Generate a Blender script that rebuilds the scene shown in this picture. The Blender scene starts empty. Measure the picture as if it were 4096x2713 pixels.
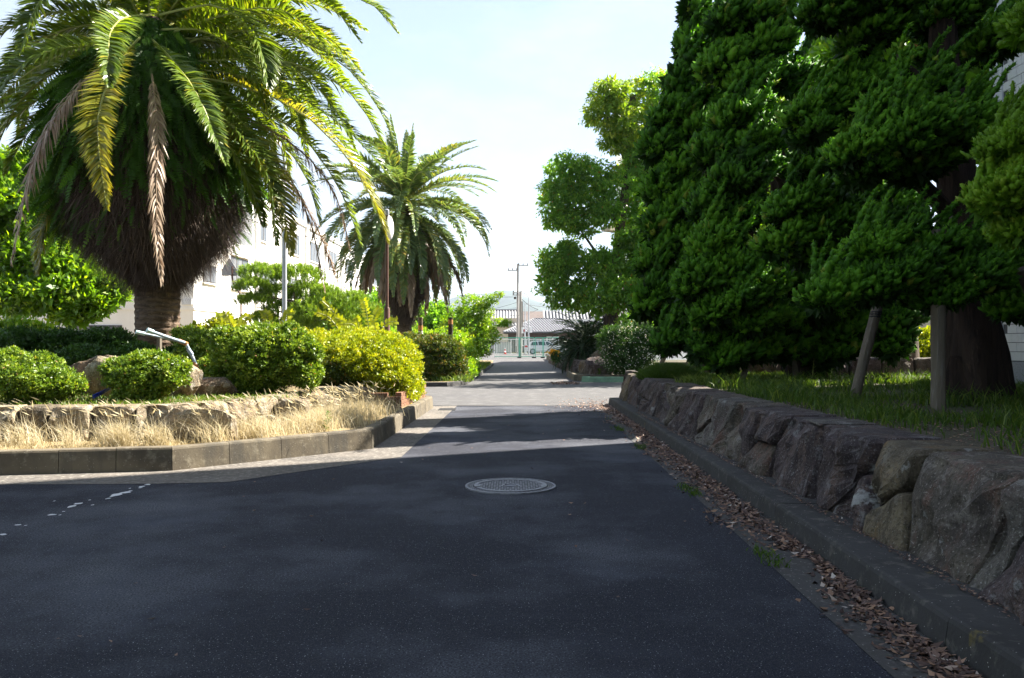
import bpy, math, random
import numpy as np
from mathutils import Vector, noise as mnoise

PI = math.pi
random.seed(7)
scene = bpy.context.scene
col = scene.collection

# ------------------------------------------------------------------ camera
CX, CY, F, H = 2048.0, 1380.0, 3300.0, 1.3
cam_d = bpy.data.cameras.new('camera')
cam = bpy.data.objects.new('camera', cam_d); col.objects.link(cam)
cam.location = (0, 0, H); cam.rotation_euler = (PI/2, 0, 0)
cam_d.sensor_width = 36.0; cam_d.lens = F/4096*36.0
cam_d.shift_y = 23.5/4096
cam_d.clip_end = 12000; cam_d.clip_start = 0.05
scene.camera = cam
scene.render.resolution_x = 1024; scene.render.resolution_y = 678

# ------------------------------------------------------------------ world + sun
SUN_EL = math.radians(46); SUN_AZ = math.radians(63)     # azimuth clockwise from +Y
world = bpy.data.worlds.new('World'); scene.world = world; world.use_nodes = True
wn = world.node_tree; wn.nodes.clear()
wo = wn.nodes.new('ShaderNodeOutputWorld'); bg = wn.nodes.new('ShaderNodeBackground')
sky = wn.nodes.new('ShaderNodeTexSky'); sky.sky_type = 'NISHITA'; sky.sun_disc = False
sky.sun_elevation = SUN_EL; sky.sun_rotation = SUN_AZ
sky.air_density = 1.0; sky.dust_density = 1.0; sky.ozone_density = 3.0
bg.inputs[1].default_value = 0.05
tcw = wn.nodes.new('ShaderNodeTexCoord')
mpw = wn.nodes.new('ShaderNodeMapping'); mpw.inputs['Scale'].default_value = (1.6, 1.6, 5.0)
nzw = wn.nodes.new('ShaderNodeTexNoise'); nzw.inputs['Scale'].default_value = 2.2; nzw.inputs['Detail'].default_value = 7; nzw.inputs['Roughness'].default_value = 0.6
rpw = wn.nodes.new('ShaderNodeMapRange'); rpw.inputs[1].default_value = 0.48; rpw.inputs[2].default_value = 0.75; rpw.inputs[3].default_value = 0.30; rpw.inputs[4].default_value = 0.75
mxw = wn.nodes.new('ShaderNodeMixRGB'); mxw.inputs[2].default_value = (3.9, 4.05, 4.4, 1)
wl = wn.links
wl.new(tcw.outputs['Generated'], mpw.inputs[0]); wl.new(mpw.outputs[0], nzw.inputs['Vector'])
wl.new(nzw.outputs[0], rpw.inputs[0]); wl.new(rpw.outputs[0], mxw.inputs[0])
wl.new(sky.outputs[0], mxw.inputs[1]); wl.new(mxw.outputs[0], bg.inputs[0]); wl.new(bg.outputs[0], wo.inputs[0])

sun_d = bpy.data.lights.new('sun', 'SUN'); sun = bpy.data.objects.new('sun', sun_d); col.objects.link(sun)
sun_d.energy = 5.0; sun_d.angle = math.radians(0.55); sun_d.color = (1.0, 0.93, 0.82)
sdir = Vector((math.cos(SUN_EL)*math.sin(SUN_AZ), math.cos(SUN_EL)*math.cos(SUN_AZ), math.sin(SUN_EL)))
sun.rotation_euler = sdir.to_track_quat('Z', 'Y').to_euler()

scene.view_settings.view_transform = 'Standard'; scene.view_settings.look = 'None'
scene.view_settings.gamma = 1; scene.view_settings.use_curve_mapping = False
scene.view_settings.exposure = 2.35
scene.render.engine = 'CYCLES'

# ------------------------------------------------------------------ helpers
def W(px, py, Y): return ((px-CX)/F*Y, Y, H-(py-CY)/F*Y)
def G(px, py, z=0.0):
    Y = (H-z)*F/(py-CY); return ((px-CX)/F*Y, Y)
def gz(y): return 0.0 if y < 45 else min(0.007*(y-45), 0.32)

def tag(o, label=None, cat=None, group=None, kind=None):
    if label: o['label'] = label
    if cat: o['category'] = cat
    if group: o['group'] = group
    if kind: o['kind'] = kind
    return o
def thing(name, loc, label, cat, group=None):
    o = bpy.data.objects.new(name, None); col.objects.link(o); o.location = loc
    o.empty_display_size = 0.2
    return tag(o, label, cat, group)
def link(name, me, parent=None, mat=None):
    o = bpy.data.objects.new(name, me); col.objects.link(o)
    if mat is not None and not me.materials: me.materials.append(mat)
    if parent is not None:
        o.parent = parent
        o.matrix_parent_inverse = parent_inv(parent)
    return o
def parent_inv(p):
    from mathutils import Matrix
    if p.parent is not None: return Matrix.Identity(4)
    return Matrix.Translation(-Vector(p.location))

def npmesh(name, V, Fc, mat, parent=None, tint=None, smooth=False):
    """V (N,3) array, Fc (M,k) int array or list of them"""
    V = np.asarray(V, dtype=np.float32)
    if not isinstance(Fc, list): Fc = [Fc]
    Fc = [np.asarray(f, dtype=np.int32) for f in Fc if len(f)]
    me = bpy.data.meshes.new(name)
    me.vertices.add(len(V)); me.vertices.foreach_set('co', V.ravel())
    nl = sum(f.size for f in Fc); nf = sum(len(f) for f in Fc)
    me.loops.add(nl); me.loops.foreach_set('vertex_index', np.concatenate([f.ravel() for f in Fc]))
    me.polygons.add(nf)
    starts = []; tot = []; s = 0
    for f in Fc:
        k = f.shape[1]; starts.append(s+np.arange(len(f))*k); tot.append(np.full(len(f), k)); s += f.size
    me.polygons.foreach_set('loop_start', np.concatenate(starts).astype(np.int32))
    me.polygons.foreach_set('loop_total', np.concatenate(tot).astype(np.int32))
    if smooth: me.polygons.foreach_set('use_smooth', np.ones(nf, dtype=bool))
    if tint is not None:
        a = me.attributes.new('tint', 'FLOAT', 'POINT'); a.data.foreach_set('value', np.asarray(tint, dtype=np.float32))
    me.update(calc_edges=True); me.validate()
    me.materials.append(mat)
    return link(name, me, parent)

class MB:
    def __init__(s): s.v = []; s.f = []
    def add(s, vs, fs):
        n = len(s.v); s.v += [tuple(v) for v in vs]; s.f += [tuple(i+n for i in f) for f in fs]; return s
    def box(s, c, d, rz=0.0, bev=0.0, rx=0.0, ry=0.0):
        from mathutils import Euler
        R = Euler((rx, ry, rz)).to_matrix(); x, y, z = d[0]/2, d[1]/2, d[2]/2
        if bev <= 0:
            vs = [(a*x, b*y, e*z) for e in (-1, 1) for a, b in ((-1, -1), (1, -1), (1, 1), (-1, 1))]
            fs = [(3, 2, 1, 0), (4, 5, 6, 7), (0, 1, 5, 4), (1, 2, 6, 5), (2, 3, 7, 6), (3, 0, 4, 7)]
        else:
            b_ = bev; vs = []
            prof = [(-z, 0), (z-b_, 0), (z-b_*0.3, b_*0.3), (z, b_)]
            for (h, ins) in prof:
                for a, b in ((-1, -1), (1, -1), (1, 1), (-1, 1)): vs.append((a*(x-ins), b*(y-ins), h))
            fs = [(3, 2, 1, 0), (12, 13, 14, 15)]
            for k in range(3):
                for i in range(4):
                    j = (i+1) % 4; fs.append((k*4+i, k*4+j, k*4+4+j, k*4+4+i))
        return s.add([R @ Vector(v)+Vector(c) for v in vs], fs)
    def tube(s, pts, rad, n=8, cap=True, wob=0.0):
        P = [Vector(p) for p in pts]; m = len(P)
        if not hasattr(rad, '__len__'): rad = [rad]*m
        vs = []; fs = []
        up = None
        for i in range(m):
            t = (P[min(i+1, m-1)]-P[max(i-1, 0)]).normalized()
            if up is None:
                up = Vector((0, 0, 1)) if abs(t.z) < 0.9 else Vector((1, 0, 0))
            a = t.cross(up).normalized(); b = a.cross(t).normalized(); up = b
            for k in range(n):
                an = 2*PI*k/n; r = rad[i]
                if wob: r *= 1+wob*mnoise.noise(Vector((math.cos(an)*1.5, math.sin(an)*1.5, i*0.6+P[0].x*3)))
                vs.append(P[i]+a*(math.cos(an)*r)+b*(math.sin(an)*r))
        for i in range(m-1):
            for k in range(n):
                j = (k+1) % n; fs.append((i*n+k, i*n+j, (i+1)*n+j, (i+1)*n+k))
        if cap: fs.append(tuple(reversed(range(n)))); fs.append(tuple(range((m-1)*n, m*n)))
        return s.add(vs, fs)
    def lathe(s, c, prof, n=24, ax='z', jit=None):
        vs = []; fs = []; c = Vector(c)
        for i, (r, h) in enumerate(prof):
            for k in range(n):
                an = 2*PI*k/n; rr = r*(jit(i, k) if jit else 1)
                if ax == 'z': p = (math.cos(an)*rr, math.sin(an)*rr, h)
                elif ax == 'x': p = (h, math.cos(an)*rr, math.sin(an)*rr)
                else: p = (math.cos(an)*rr, h, math.sin(an)*rr)
                vs.append(c+Vector(p))
        for i in range(len(prof)-1):
            for k in range(n):
                j = (k+1) % n; fs.append((i*n+k, i*n+j, (i+1)*n+j, (i+1)*n+k))
        fs.append(tuple(reversed(range(n)))); fs.append(tuple(range((len(prof)-1)*n, len(prof)*n)))
        return s.add(vs, fs)
    def prism(s, poly, z0, z1):
        n = len(poly)
        vs = [(p[0], p[1], z0) for p in poly]+[(p[0], p[1], z1) for p in poly]
        fs = [tuple(reversed(range(n))), tuple(range(n, 2*n))]+[(i, (i+1) % n, n+(i+1) % n, n+i) for i in range(n)]
        return s.add(vs, fs)
    def build(s, name, mat, parent=None, smooth=False, bevel=0.0):
        me = bpy.data.meshes.new(name); me.from_pydata([tuple(v) for v in s.v], [], s.f); me.validate()
        import bmesh
        bm = bmesh.new(); bm.from_mesh(me); bmesh.ops.recalc_face_normals(bm, faces=bm.faces); bm.to_mesh(me); bm.free()
        if smooth:
            for p in me.polygons: p.use_smooth = True
            try: me.set_sharp_from_angle(angle=math.radians(40))
            except Exception: pass
        me.materials.append(mat)
        return link(name, me, parent)

# ------------------------------------------------------------------ materials
def newmat(name):
    m = bpy.data.materials.new(name); m.use_nodes = True; nt = m.node_tree
    return m, nt, nt.nodes['Principled BSDF']
def c4(c): return (c[0], c[1], c[2], 1)
def surf(name, base, rough=0.8, layers=(), bump=None, metal=0.0, spec=0.3, vor=None, stretch=(1, 1, 1)):
    """layers: (scale, colour, lo, hi, detail[, stretch]) blended by noise on world position; bump: list of (scale, strength)"""
    m, nt, bs = newmat(name); L = nt.links
    geo = nt.nodes.new('ShaderNodeNewGeometry')
    cur = None
    def pos(st):
        mp = nt.nodes.new('ShaderNodeMapping'); mp.inputs['Scale'].default_value = st
        L.new(geo.outputs['Position'], mp.inputs[0]); return mp.outputs[0]
    rgb = nt.nodes.new('ShaderNodeRGB'); rgb.outputs[0].default_value = c4(base); cur = rgb.outputs[0]
    for ly in layers:
        sc, c, lo, hi, det = ly[:5]; st = ly[5] if len(ly) > 5 else stretch; amt = ly[6] if len(ly) > 6 else 1.0
        nz = nt.nodes.new('ShaderNodeTexNoise'); nz.inputs['Scale'].default_value = sc; nz.inputs['Detail'].default_value = det; nz.inputs['Roughness'].default_value = 0.62
        L.new(pos(st), nz.inputs['Vector'])
        mr = nt.nodes.new('ShaderNodeMapRange'); mr.inputs[1].default_value = lo; mr.inputs[2].default_value = hi; mr.inputs[4].default_value = amt
        L.new(nz.outputs[0], mr.inputs[0])
        mx = nt.nodes.new('ShaderNodeMixRGB'); L.new(mr.outputs[0], mx.inputs[0]); L.new(cur, mx.inputs[1]); mx.inputs[2].default_value = c4(c); cur = mx.outputs[0]
    if vor:   # (scale, threshold, colour)
        for (sc, th, c) in vor:
            vo = nt.nodes.new('ShaderNodeTexVoronoi'); vo.inputs['Scale'].default_value = sc
            L.new(geo.outputs['Position'], vo.inputs['Vector'])
            mr = nt.nodes.new('ShaderNodeMapRange'); mr.inputs[1].default_value = th; mr.inputs[2].default_value = th*0.6
            L.new(vo.outputs['Distance'], mr.inputs[0])
            sp = nt.nodes.new('ShaderNodeSeparateColor'); L.new(vo.outputs['Color'], sp.inputs[0])
            gt = nt.nodes.new('ShaderNodeMath'); gt.operation = 'GREATER_THAN'; gt.inputs[1].default_value = 0.55; L.new(sp.outputs[0], gt.inputs[0])
            mu = nt.nodes.new('ShaderNodeMath'); mu.operation = 'MULTIPLY'; L.new(mr.outputs[0], mu.inputs[0]); L.new(gt.outputs[0], mu.inputs[1])
            mx = nt.nodes.new('ShaderNodeMixRGB'); L.new(mu.outputs[0], mx.inputs[0]); L.new(cur, mx.inputs[1]); mx.inputs[2].default_value = c4(c); cur = mx.outputs[0]
    L.new(cur, bs.inputs['Base Color'])
    bs.inputs['Roughness'].default_value = rough; bs.inputs['Metallic'].default_value = metal
    bs.inputs['Specular IOR Level'].default_value = spec
    if bump:
        last = None
        for (sc, stg, *rest) in bump:
            nz = nt.nodes.new('ShaderNodeTexNoise'); nz.inputs['Scale'].default_value = sc; nz.inputs['Detail'].default_value = 6; nz.inputs['Roughness'].default_value = 0.65
            L.new(pos(rest[0] if rest else (1, 1, 1)), nz.inputs['Vector'])
            bp = nt.nodes.new('ShaderNodeBump'); bp.inputs['Strength'].default_value = stg; bp.inputs['Distance'].default_value = 0.35/sc
            L.new(nz.outputs[0], bp.inputs['Height'])
            if last: L.new(last, bp.inputs['Normal'])
            last = bp.outputs[0]
        L.new(last, bs.inputs['Normal'])
    return m
def mottle(m, coarse, lo, hi, fine, flo, fhi, colour, amt=1.0):
    nt = m.node_tree; L = nt.links; bs = nt.nodes['Principled BSDF']; src = bs.inputs['Base Color'].links[0].from_socket
    geo = nt.nodes.new('ShaderNodeNewGeometry'); out = []
    for sc, a_, b_ in ((coarse, lo, hi), (fine, flo, fhi)):
        nz = nt.nodes.new('ShaderNodeTexNoise'); nz.inputs['Scale'].default_value = sc; nz.inputs['Detail'].default_value = 5; nz.inputs['Roughness'].default_value = 0.6; L.new(geo.outputs['Position'], nz.inputs['Vector'])
        mr = nt.nodes.new('ShaderNodeMapRange'); mr.inputs[1].default_value = a_; mr.inputs[2].default_value = b_; L.new(nz.outputs[0], mr.inputs[0]); out.append(mr.outputs[0])
    mu = nt.nodes.new('ShaderNodeMath'); mu.operation = 'MULTIPLY'; L.new(out[0], mu.inputs[0]); L.new(out[1], mu.inputs[1])
    m2 = nt.nodes.new('ShaderNodeMath'); m2.operation = 'MULTIPLY'; L.new(mu.outputs[0], m2.inputs[0]); m2.inputs[1].default_value = amt
    mx = nt.nodes.new('ShaderNodeMixRGB'); L.new(m2.outputs[0], mx.inputs[0]); L.new(src, mx.inputs[1]); mx.inputs[2].default_value = c4(colour); L.new(mx.outputs[0], bs.inputs['Base Color'])
def leafmat(name, stops, trans=0.35, rough=0.5, spec=0.35, tcol=None):
    """stops: list of (pos, colour) over the 'tint' attribute"""
    m, nt, bs = newmat(name); L = nt.links
    at = nt.nodes.new('ShaderNodeAttribute'); at.attribute_name = 'tint'
    rp = nt.nodes.new('ShaderNodeValToRGB'); e = rp.color_ramp.elements
    e[0].position = stops[0][0]; e[0].color = c4(stops[0][1]); e[1].position = stops[-1][0]; e[1].color = c4(stops[-1][1])
    for p, c in stops[1:-1]:
        n = e.new(p); n.color = c4(c)
    L.new(at.outputs['Fac'], rp.inputs[0]); L.new(rp.outputs[0], bs.inputs['Base Color'])
    bs.inputs['Roughness'].default_value = rough; bs.inputs['Specular IOR Level'].default_value = spec
    if trans > 0:
        tr = nt.nodes.new('ShaderNodeBsdfTranslucent'); mx = nt.nodes.new('ShaderNodeMixShader'); mx.inputs[0].default_value = trans
        mc = nt.nodes.new('ShaderNodeMixRGB'); mc.blend_type = 'MULTIPLY'; mc.inputs[0].default_value = 1.0
        mc.inputs[2].default_value = c4(tcol or (1.6, 1.5, 0.5)); L.new(rp.outputs[0], mc.inputs[1]); L.new(mc.outputs[0], tr.inputs[0])
        out = nt.nodes['Material Output']
        L.new(bs.outputs[0], mx.inputs[1]); L.new(tr.outputs[0], mx.inputs[2]); L.new(mx.outputs[0], out.inputs[0])
    return m

M = {}
M['asphalt'] = surf('asphalt', (0.020, 0.022, 0.032), 0.9,
    layers=[(0.35, (0.014, 0.016, 0.026), 0.42, 0.62, 4), (0.6, (0.062, 0.071, 0.10), 0.54, 0.74, 8), (55, (0.095, 0.10, 0.115), 0.60, 0.72, 3), (1.6, (0.034, 0.038, 0.054), 0.52, 0.75, 6), (70, (0.028, 0.028, 0.032), 0.45, 0.7, 3), (38, (0.040, 0.043, 0.056), 0.56, 0.75, 3)],
    vor=[(75, 0.19, (0.30, 0.31, 0.34)), (34, 0.10, (0.42, 0.42, 0.42))], bump=[(110, 1.0), (35, 0.6)], spec=0.12)
mottle(M['asphalt'], 0.55, 0.47, 0.66, 95, 0.40, 0.62, (0.135, 0.143, 0.165)); mottle(M['asphalt'], 0.25, 0.2, 0.3, 160, 0.52, 0.66, (0.09, 0.092, 0.10), 0.9)
M['asphalt_old'] = surf('old_pale_asphalt', (0.082, 0.079, 0.081), 0.9, layers=[(0.5, (0.07, 0.068, 0.072), 0.42, 0.66, 5, (0.4, 1.5, 1)), (3, (0.15, 0.147, 0.145), 0.5, 0.75, 6), (60, (0.07, 0.07, 0.07), 0.45, 0.7, 3)], vor=[(50, 0.16, (0.3, 0.3, 0.29))], bump=[(70, 0.4)])
M['apron'] = surf('apron_concrete', (0.13, 0.115, 0.10), 0.9, layers=[(1.2, (0.065, 0.06, 0.055), 0.4, 0.66, 7), (18, (0.27, 0.25, 0.22), 0.5, 0.75, 5)],
    vor=[(55, 0.16, (0.4, 0.38, 0.35))], bump=[(60, 0.4)])
M['gutter'] = surf('gutter_concrete', (0.055, 0.055, 0.057), 0.9, layers=[(1.5, (0.055, 0.05, 0.045), 0.4, 0.68, 6), (22, (0.17, 0.16, 0.15), 0.55, 0.8, 5)],
    vor=[(48, 0.2, (0.33, 0.32, 0.3))], bump=[(60, 0.5)])
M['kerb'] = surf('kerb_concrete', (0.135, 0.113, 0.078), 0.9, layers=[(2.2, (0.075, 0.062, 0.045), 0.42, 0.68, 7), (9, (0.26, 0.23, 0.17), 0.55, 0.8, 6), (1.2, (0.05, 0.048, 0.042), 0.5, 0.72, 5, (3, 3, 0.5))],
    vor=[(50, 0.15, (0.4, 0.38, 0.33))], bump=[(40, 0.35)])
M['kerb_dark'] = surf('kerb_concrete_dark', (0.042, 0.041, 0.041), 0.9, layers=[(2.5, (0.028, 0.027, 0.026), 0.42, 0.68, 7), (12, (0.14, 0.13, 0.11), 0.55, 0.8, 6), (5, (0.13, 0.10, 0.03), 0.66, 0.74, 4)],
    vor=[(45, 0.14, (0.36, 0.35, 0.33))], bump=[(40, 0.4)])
M['kerb_green'] = surf('green_painted_kerb', (0.17, 0.30, 0.20), 0.8, layers=[(3, (0.12, 0.2, 0.14), 0.45, 0.7, 6), (14, (0.25, 0.34, 0.26), 0.6, 0.8, 5)], bump=[(40, 0.2)])
def stonemat(name, a, b, c, d):
    return surf(name, a, 0.85, layers=[(1.7, b, 0.40, 0.60, 6), (5, c, 0.5, 0.66, 7, (1, 1, 0.35)), (9, (a[0]*0.4, a[1]*0.4, a[2]*0.42), 0.5, 0.62, 7, (1, 1, 0.22)), (6, d, 0.56, 0.66, 8), (45, (a[0]*0.35, a[1]*0.35, a[2]*0.35), 0.5, 0.66, 4), (70, (d[0]*1.3, d[1]*1.3, d[2]*1.3), 0.58, 0.7, 3), (4.5, (0.27, 0.27, 0.26), 0.64, 0.70, 9)],
        bump=[(4, 1.0, (1, 1, 0.6)), (16, 1.0), (60, 1.0)])
M['stoneA'] = stonemat('wall_stone_grey_brown', (0.125, 0.105, 0.08), (0.06, 0.05, 0.045), (0.12, 0.065, 0.05), (0.19, 0.17, 0.15))
M['stoneB'] = stonemat('wall_stone_ochre', (0.15, 0.12, 0.075), (0.075, 0.06, 0.045), (0.17, 0.105, 0.05), (0.15, 0.135, 0.11))
M['stoneC'] = stonemat('wall_stone_purple', (0.085, 0.062, 0.06), (0.04, 0.03, 0.032), (0.11, 0.075, 0.06), (0.15, 0.14, 0.14))
M['stoneD'] = stonemat('wall_stone_pale', (0.16, 0.145, 0.125), (0.08, 0.07, 0.06), (0.08, 0.055, 0.05), (0.22, 0.21, 0.20))
M['rockL'] = stonemat('bed_stone_warm', (0.30, 0.245, 0.16), (0.19, 0.15, 0.10), (0.24, 0.16, 0.09), (0.36, 0.33, 0.27))
M['rockL2'] = stonemat('bed_stone_brown', (0.22, 0.17, 0.11), (0.13, 0.10, 0.07), (0.20, 0.12, 0.07), (0.30, 0.27, 0.21))
M['mortar'] = surf('packed_earth_core', (0.035, 0.03, 0.025), 0.95, layers=[(20, (0.06, 0.05, 0.04), 0.5, 0.7, 4)])
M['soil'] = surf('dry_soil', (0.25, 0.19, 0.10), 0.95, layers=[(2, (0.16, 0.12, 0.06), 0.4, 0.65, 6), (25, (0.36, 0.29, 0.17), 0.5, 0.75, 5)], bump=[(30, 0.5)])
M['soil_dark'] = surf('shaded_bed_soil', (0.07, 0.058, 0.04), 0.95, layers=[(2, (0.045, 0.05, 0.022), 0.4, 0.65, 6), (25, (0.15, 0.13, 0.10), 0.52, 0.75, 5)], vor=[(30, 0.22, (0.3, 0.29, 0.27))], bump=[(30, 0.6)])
M['soil_bed2'] = surf('brown_bed_soil', (0.15, 0.105, 0.055), 0.95, layers=[(2, (0.07, 0.065, 0.025), 0.4, 0.6, 6), (18, (0.24, 0.18, 0.09), 0.52, 0.75, 5)], bump=[(20, 0.8)])
M['ground'] = surf('ground', (0.10, 0.10, 0.05), 0.95, layers=[(0.1, (0.13, 0.12, 0.07), 0.4, 0.7, 5)])
M['white_wall'] = surf('white_render', (0.78, 0.76, 0.72), 0.8, layers=[(0.6, (0.68, 0.66, 0.62), 0.45, 0.75, 6, (1, 1, 0.3))], bump=[(30, 0.08)])
M['grey_frame'] = surf('window_frame_metal', (0.055, 0.045, 0.04), 0.5)
M['glass'] = surf('window_glass', (0.06, 0.065, 0.075), 0.1, spec=0.6, layers=[(0.9, (0.15, 0.15, 0.15), 0.45, 0.55, 2, (3, 3, 0.2))])
M['glass_dark'] = surf('dark_glass', (0.03, 0.035, 0.04), 0.08, spec=0.8)
M['tile'] = surf('white_facing_tile', (0.62, 0.62, 0.64), 0.45, layers=[(2, (0.52, 0.53, 0.56), 0.4, 0.7, 4), (9, (0.56, 0.55, 0.56), 0.5, 0.7, 4)])
M['grout'] = surf('dark_grout', (0.10, 0.10, 0.11), 0.9)
M['granite'] = surf('grey_granite', (0.28, 0.29, 0.31), 0.7, layers=[(60, (0.14, 0.14, 0.15), 0.5, 0.65, 3), (90, (0.42, 0.42, 0.42), 0.55, 0.7, 3)])
M['siding'] = surf('pale_siding', (0.55, 0.57, 0.60), 0.7, layers=[(1.5, (0.47, 0.49, 0.53), 0.4, 0.7, 5)])
M['beige'] = surf('beige_wall', (0.48, 0.42, 0.33), 0.85, layers=[(1, (0.42, 0.36, 0.28), 0.4, 0.7, 5)])
M['darkwood'] = surf('dark_wood_wall', (0.085, 0.06, 0.055), 0.8, layers=[(2, (0.06, 0.045, 0.04), 0.4, 0.7, 4, (4, 4, 0.3))])
M['roof_white'] = surf('pale_roof_tile', (0.30, 0.30, 0.30), 0.6)
M['roof_grey'] = surf('grey_roof_tile', (0.10, 0.105, 0.12), 0.55, layers=[(3, (0.07, 0.073, 0.085), 0.4, 0.7, 4)])
M['roof_brown'] = surf('brown_roof_tile', (0.14, 0.11, 0.10), 0.7, layers=[(3, (0.1, 0.085, 0.075), 0.4, 0.7, 4)])
M['poleconc'] = surf('pole_concrete', (0.33, 0.31, 0.285), 0.8, layers=[(2, (0.24, 0.225, 0.2), 0.4, 0.7, 5, (3, 3, 0.4))])
M['steel'] = surf('galvanised_steel', (0.42, 0.44, 0.47), 0.45, metal=0.4, layers=[(4, (0.33, 0.35, 0.38), 0.4, 0.7, 4)])
M['brownpaint'] = surf('brown_painted_steel', (0.13, 0.07, 0.055), 0.45, layers=[(6, (0.10, 0.055, 0.045), 0.4, 0.7, 4)])
M['whiteplastic'] = surf('white_plastic', (0.8, 0.8, 0.8), 0.35)
M['signback'] = surf('sign_back_metal', (0.36, 0.35, 0.36), 0.5, layers=[(5, (0.30, 0.29, 0.30), 0.4, 0.7, 4)])
M['gategreen'] = surf('green_gate_paint', (0.10, 0.42, 0.30), 0.5)
M['gatewhite'] = surf('white_fence_paint', (0.75, 0.76, 0.75), 0.45)
M['black'] = surf('black_rubber', (0.02, 0.02, 0.02), 0.7)
M['carpaint'] = surf('silver_car_paint', (0.62, 0.63, 0.63), 0.25, metal=0.2, spec=0.6)
M['redplastic'] = surf('red_lamp', (0.45, 0.03, 0.03), 0.3)
M['rust'] = surf('rusty_bandage', (0.42, 0.20, 0.07), 0.8, layers=[(30, (0.20, 0.10, 0.04), 0.45, 0.65, 4)])
M['bluepipe'] = surf('blue_hose', (0.03, 0.05, 0.35), 0.45)
M['pipegrey'] = surf('weathered_pipe', (0.20, 0.26, 0.32), 0.45, layers=[(18, (0.42, 0.48, 0.5), 0.5, 0.6, 4), (9, (0.10, 0.11, 0.13), 0.55, 0.7, 4)])
M['pipecap'] = surf('pale_pipe_cap', (0.42, 0.55, 0.55), 0.5)
M['wood'] = surf('weathered_wood', (0.13, 0.11, 0.085), 0.85, layers=[(6, (0.12, 0.10, 0.075), 0.45, 0.7, 6, (3, 3, 0.15)), (16, (0.21, 0.20, 0.185), 0.55, 0.75, 6, (3, 3, 0.1))], bump=[(20, 0.8, (3, 3, 0.12))])
M['bark'] = surf('juniper_bark', (0.042, 0.028, 0.021), 0.95, layers=[(5, (0.018, 0.013, 0.011), 0.45, 0.65, 6, (3, 3, 0.3)), (9, (0.09, 0.058, 0.042), 0.58, 0.75, 6, (3, 3, 0.3))], bump=[(9, 1.0, (3, 3, 0.25))])
M['bark2'] = surf('brown_bark', (0.12, 0.09, 0.065), 0.95, layers=[(8, (0.05, 0.04, 0.03), 0.45, 0.65, 6, (2, 2, 0.4))], bump=[(12, 0.8, (2, 2, 0.4))])
M['palmtrunk'] = surf('palm_bark', (0.17, 0.12, 0.085), 0.95, layers=[(7, (0.07, 0.048, 0.035), 0.42, 0.6, 6, (1, 1, 3)), (14, (0.30, 0.225, 0.16), 0.56, 0.72, 6, (1, 1, 3))], bump=[(16, 1.0, (1, 1, 3))])
M['rootmass'] = surf('matted_root_mass', (0.055, 0.038, 0.028), 1.0, layers=[(10, (0.025, 0.017, 0.012), 0.4, 0.6, 6, (3, 3, 0.5))], bump=[(14, 1.0, (3, 3, 0.4))])
M['brick'] = surf('orange_brick', (0.24, 0.12, 0.07), 0.9, layers=[(5, (0.15, 0.08, 0.05), 0.4, 0.7, 5)])
M['paint'] = surf('worn_white_paint', (0.62, 0.62, 0.64), 0.8, layers=[(25, (0.3, 0.3, 0.32), 0.6, 0.7, 4)])
M['iron'] = surf('worn_cast_iron', (0.21, 0.21, 0.23), 0.5, layers=[(12, (0.11, 0.11, 0.12), 0.45, 0.7, 5)], metal=0.3)
M['iron_dark'] = surf('iron_recess', (0.02, 0.02, 0.022), 0.8)
M['mountain'] = surf('wooded_mountain', (0.03, 0.045, 0.045), 0.95, layers=[(0.01, (0.04, 0.06, 0.05), 0.4, 0.6, 6)])
M['orangeflower'] = leafmat('orange_petals', [(0, (0.75, 0.35, 0.01)), (1, (0.85, 0.55, 0.02))], 0.3)
# leaves
M['palmleaf'] = leafmat('palm_leaflets', [(0, (0.07, 0.12, 0.015)), (0.5, (0.125, 0.20, 0.025)), (0.85, (0.22, 0.26, 0.03)), (1, (0.38, 0.31, 0.04))], 0.42, 0.28, 0.6, (2.0, 1.75, 0.35))
M['palmleaf2'] = leafmat('blue_green_palm_leaflets', [(0, (0.075, 0.13, 0.055)), (0.6, (0.14, 0.21, 0.075)), (0.88, (0.26, 0.26, 0.06)), (1, (0.38, 0.27, 0.07))], 0.38, 0.3, 0.55, (1.6, 1.5, 0.5))
M['palmyellow'] = leafmat('yellowing_palm_leaflets', [(0, (0.15, 0.18, 0.015)), (0.6, (0.27, 0.27, 0.03)), (1, (0.40, 0.34, 0.05))], 0.45, 0.3, 0.55, (1.6, 1.4, 0.4))
M['palmdead'] = leafmat('dead_palm_leaflets', [(0, (0.20, 0.13, 0.085)), (0.6, (0.33, 0.24, 0.165)), (1, (0.46, 0.36, 0.26))], 0.2, 0.45, 0.5, (1.2, 1.0, 0.8))
M['palmrib'] = surf('palm_rib', (0.36, 0.37, 0.12), 0.4)
M['deadrib'] = surf('dead_palm_rib', (0.28, 0.20, 0.13), 0.6)
M['fern'] = leafmat('sword_fern', [(0, (0.035, 0.095, 0.012)), (0.8, (0.07, 0.17, 0.02)), (1, (0.15, 0.29, 0.03))], 0.35, 0.5, 0.3)
M['fibre'] = leafmat('brown_root_fibre', [(0, (0.055, 0.038, 0.031)), (0.7, (0.125, 0.088, 0.068)), (1, (0.34, 0.25, 0.18))], 0.1, 0.7, 0.2, (1, 1, 1))
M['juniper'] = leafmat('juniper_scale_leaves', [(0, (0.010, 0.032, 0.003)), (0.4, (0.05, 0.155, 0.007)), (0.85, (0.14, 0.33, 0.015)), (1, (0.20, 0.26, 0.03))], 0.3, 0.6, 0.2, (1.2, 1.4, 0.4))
M['juniper_olive'] = leafmat('olive_juniper_scale_leaves', [(0, (0.07, 0.16, 0.008)), (0.6, (0.15, 0.29, 0.012)), (1, (0.26, 0.34, 0.03))], 0.3, 0.6, 0.2, (1.2, 1.4, 0.4))
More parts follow.
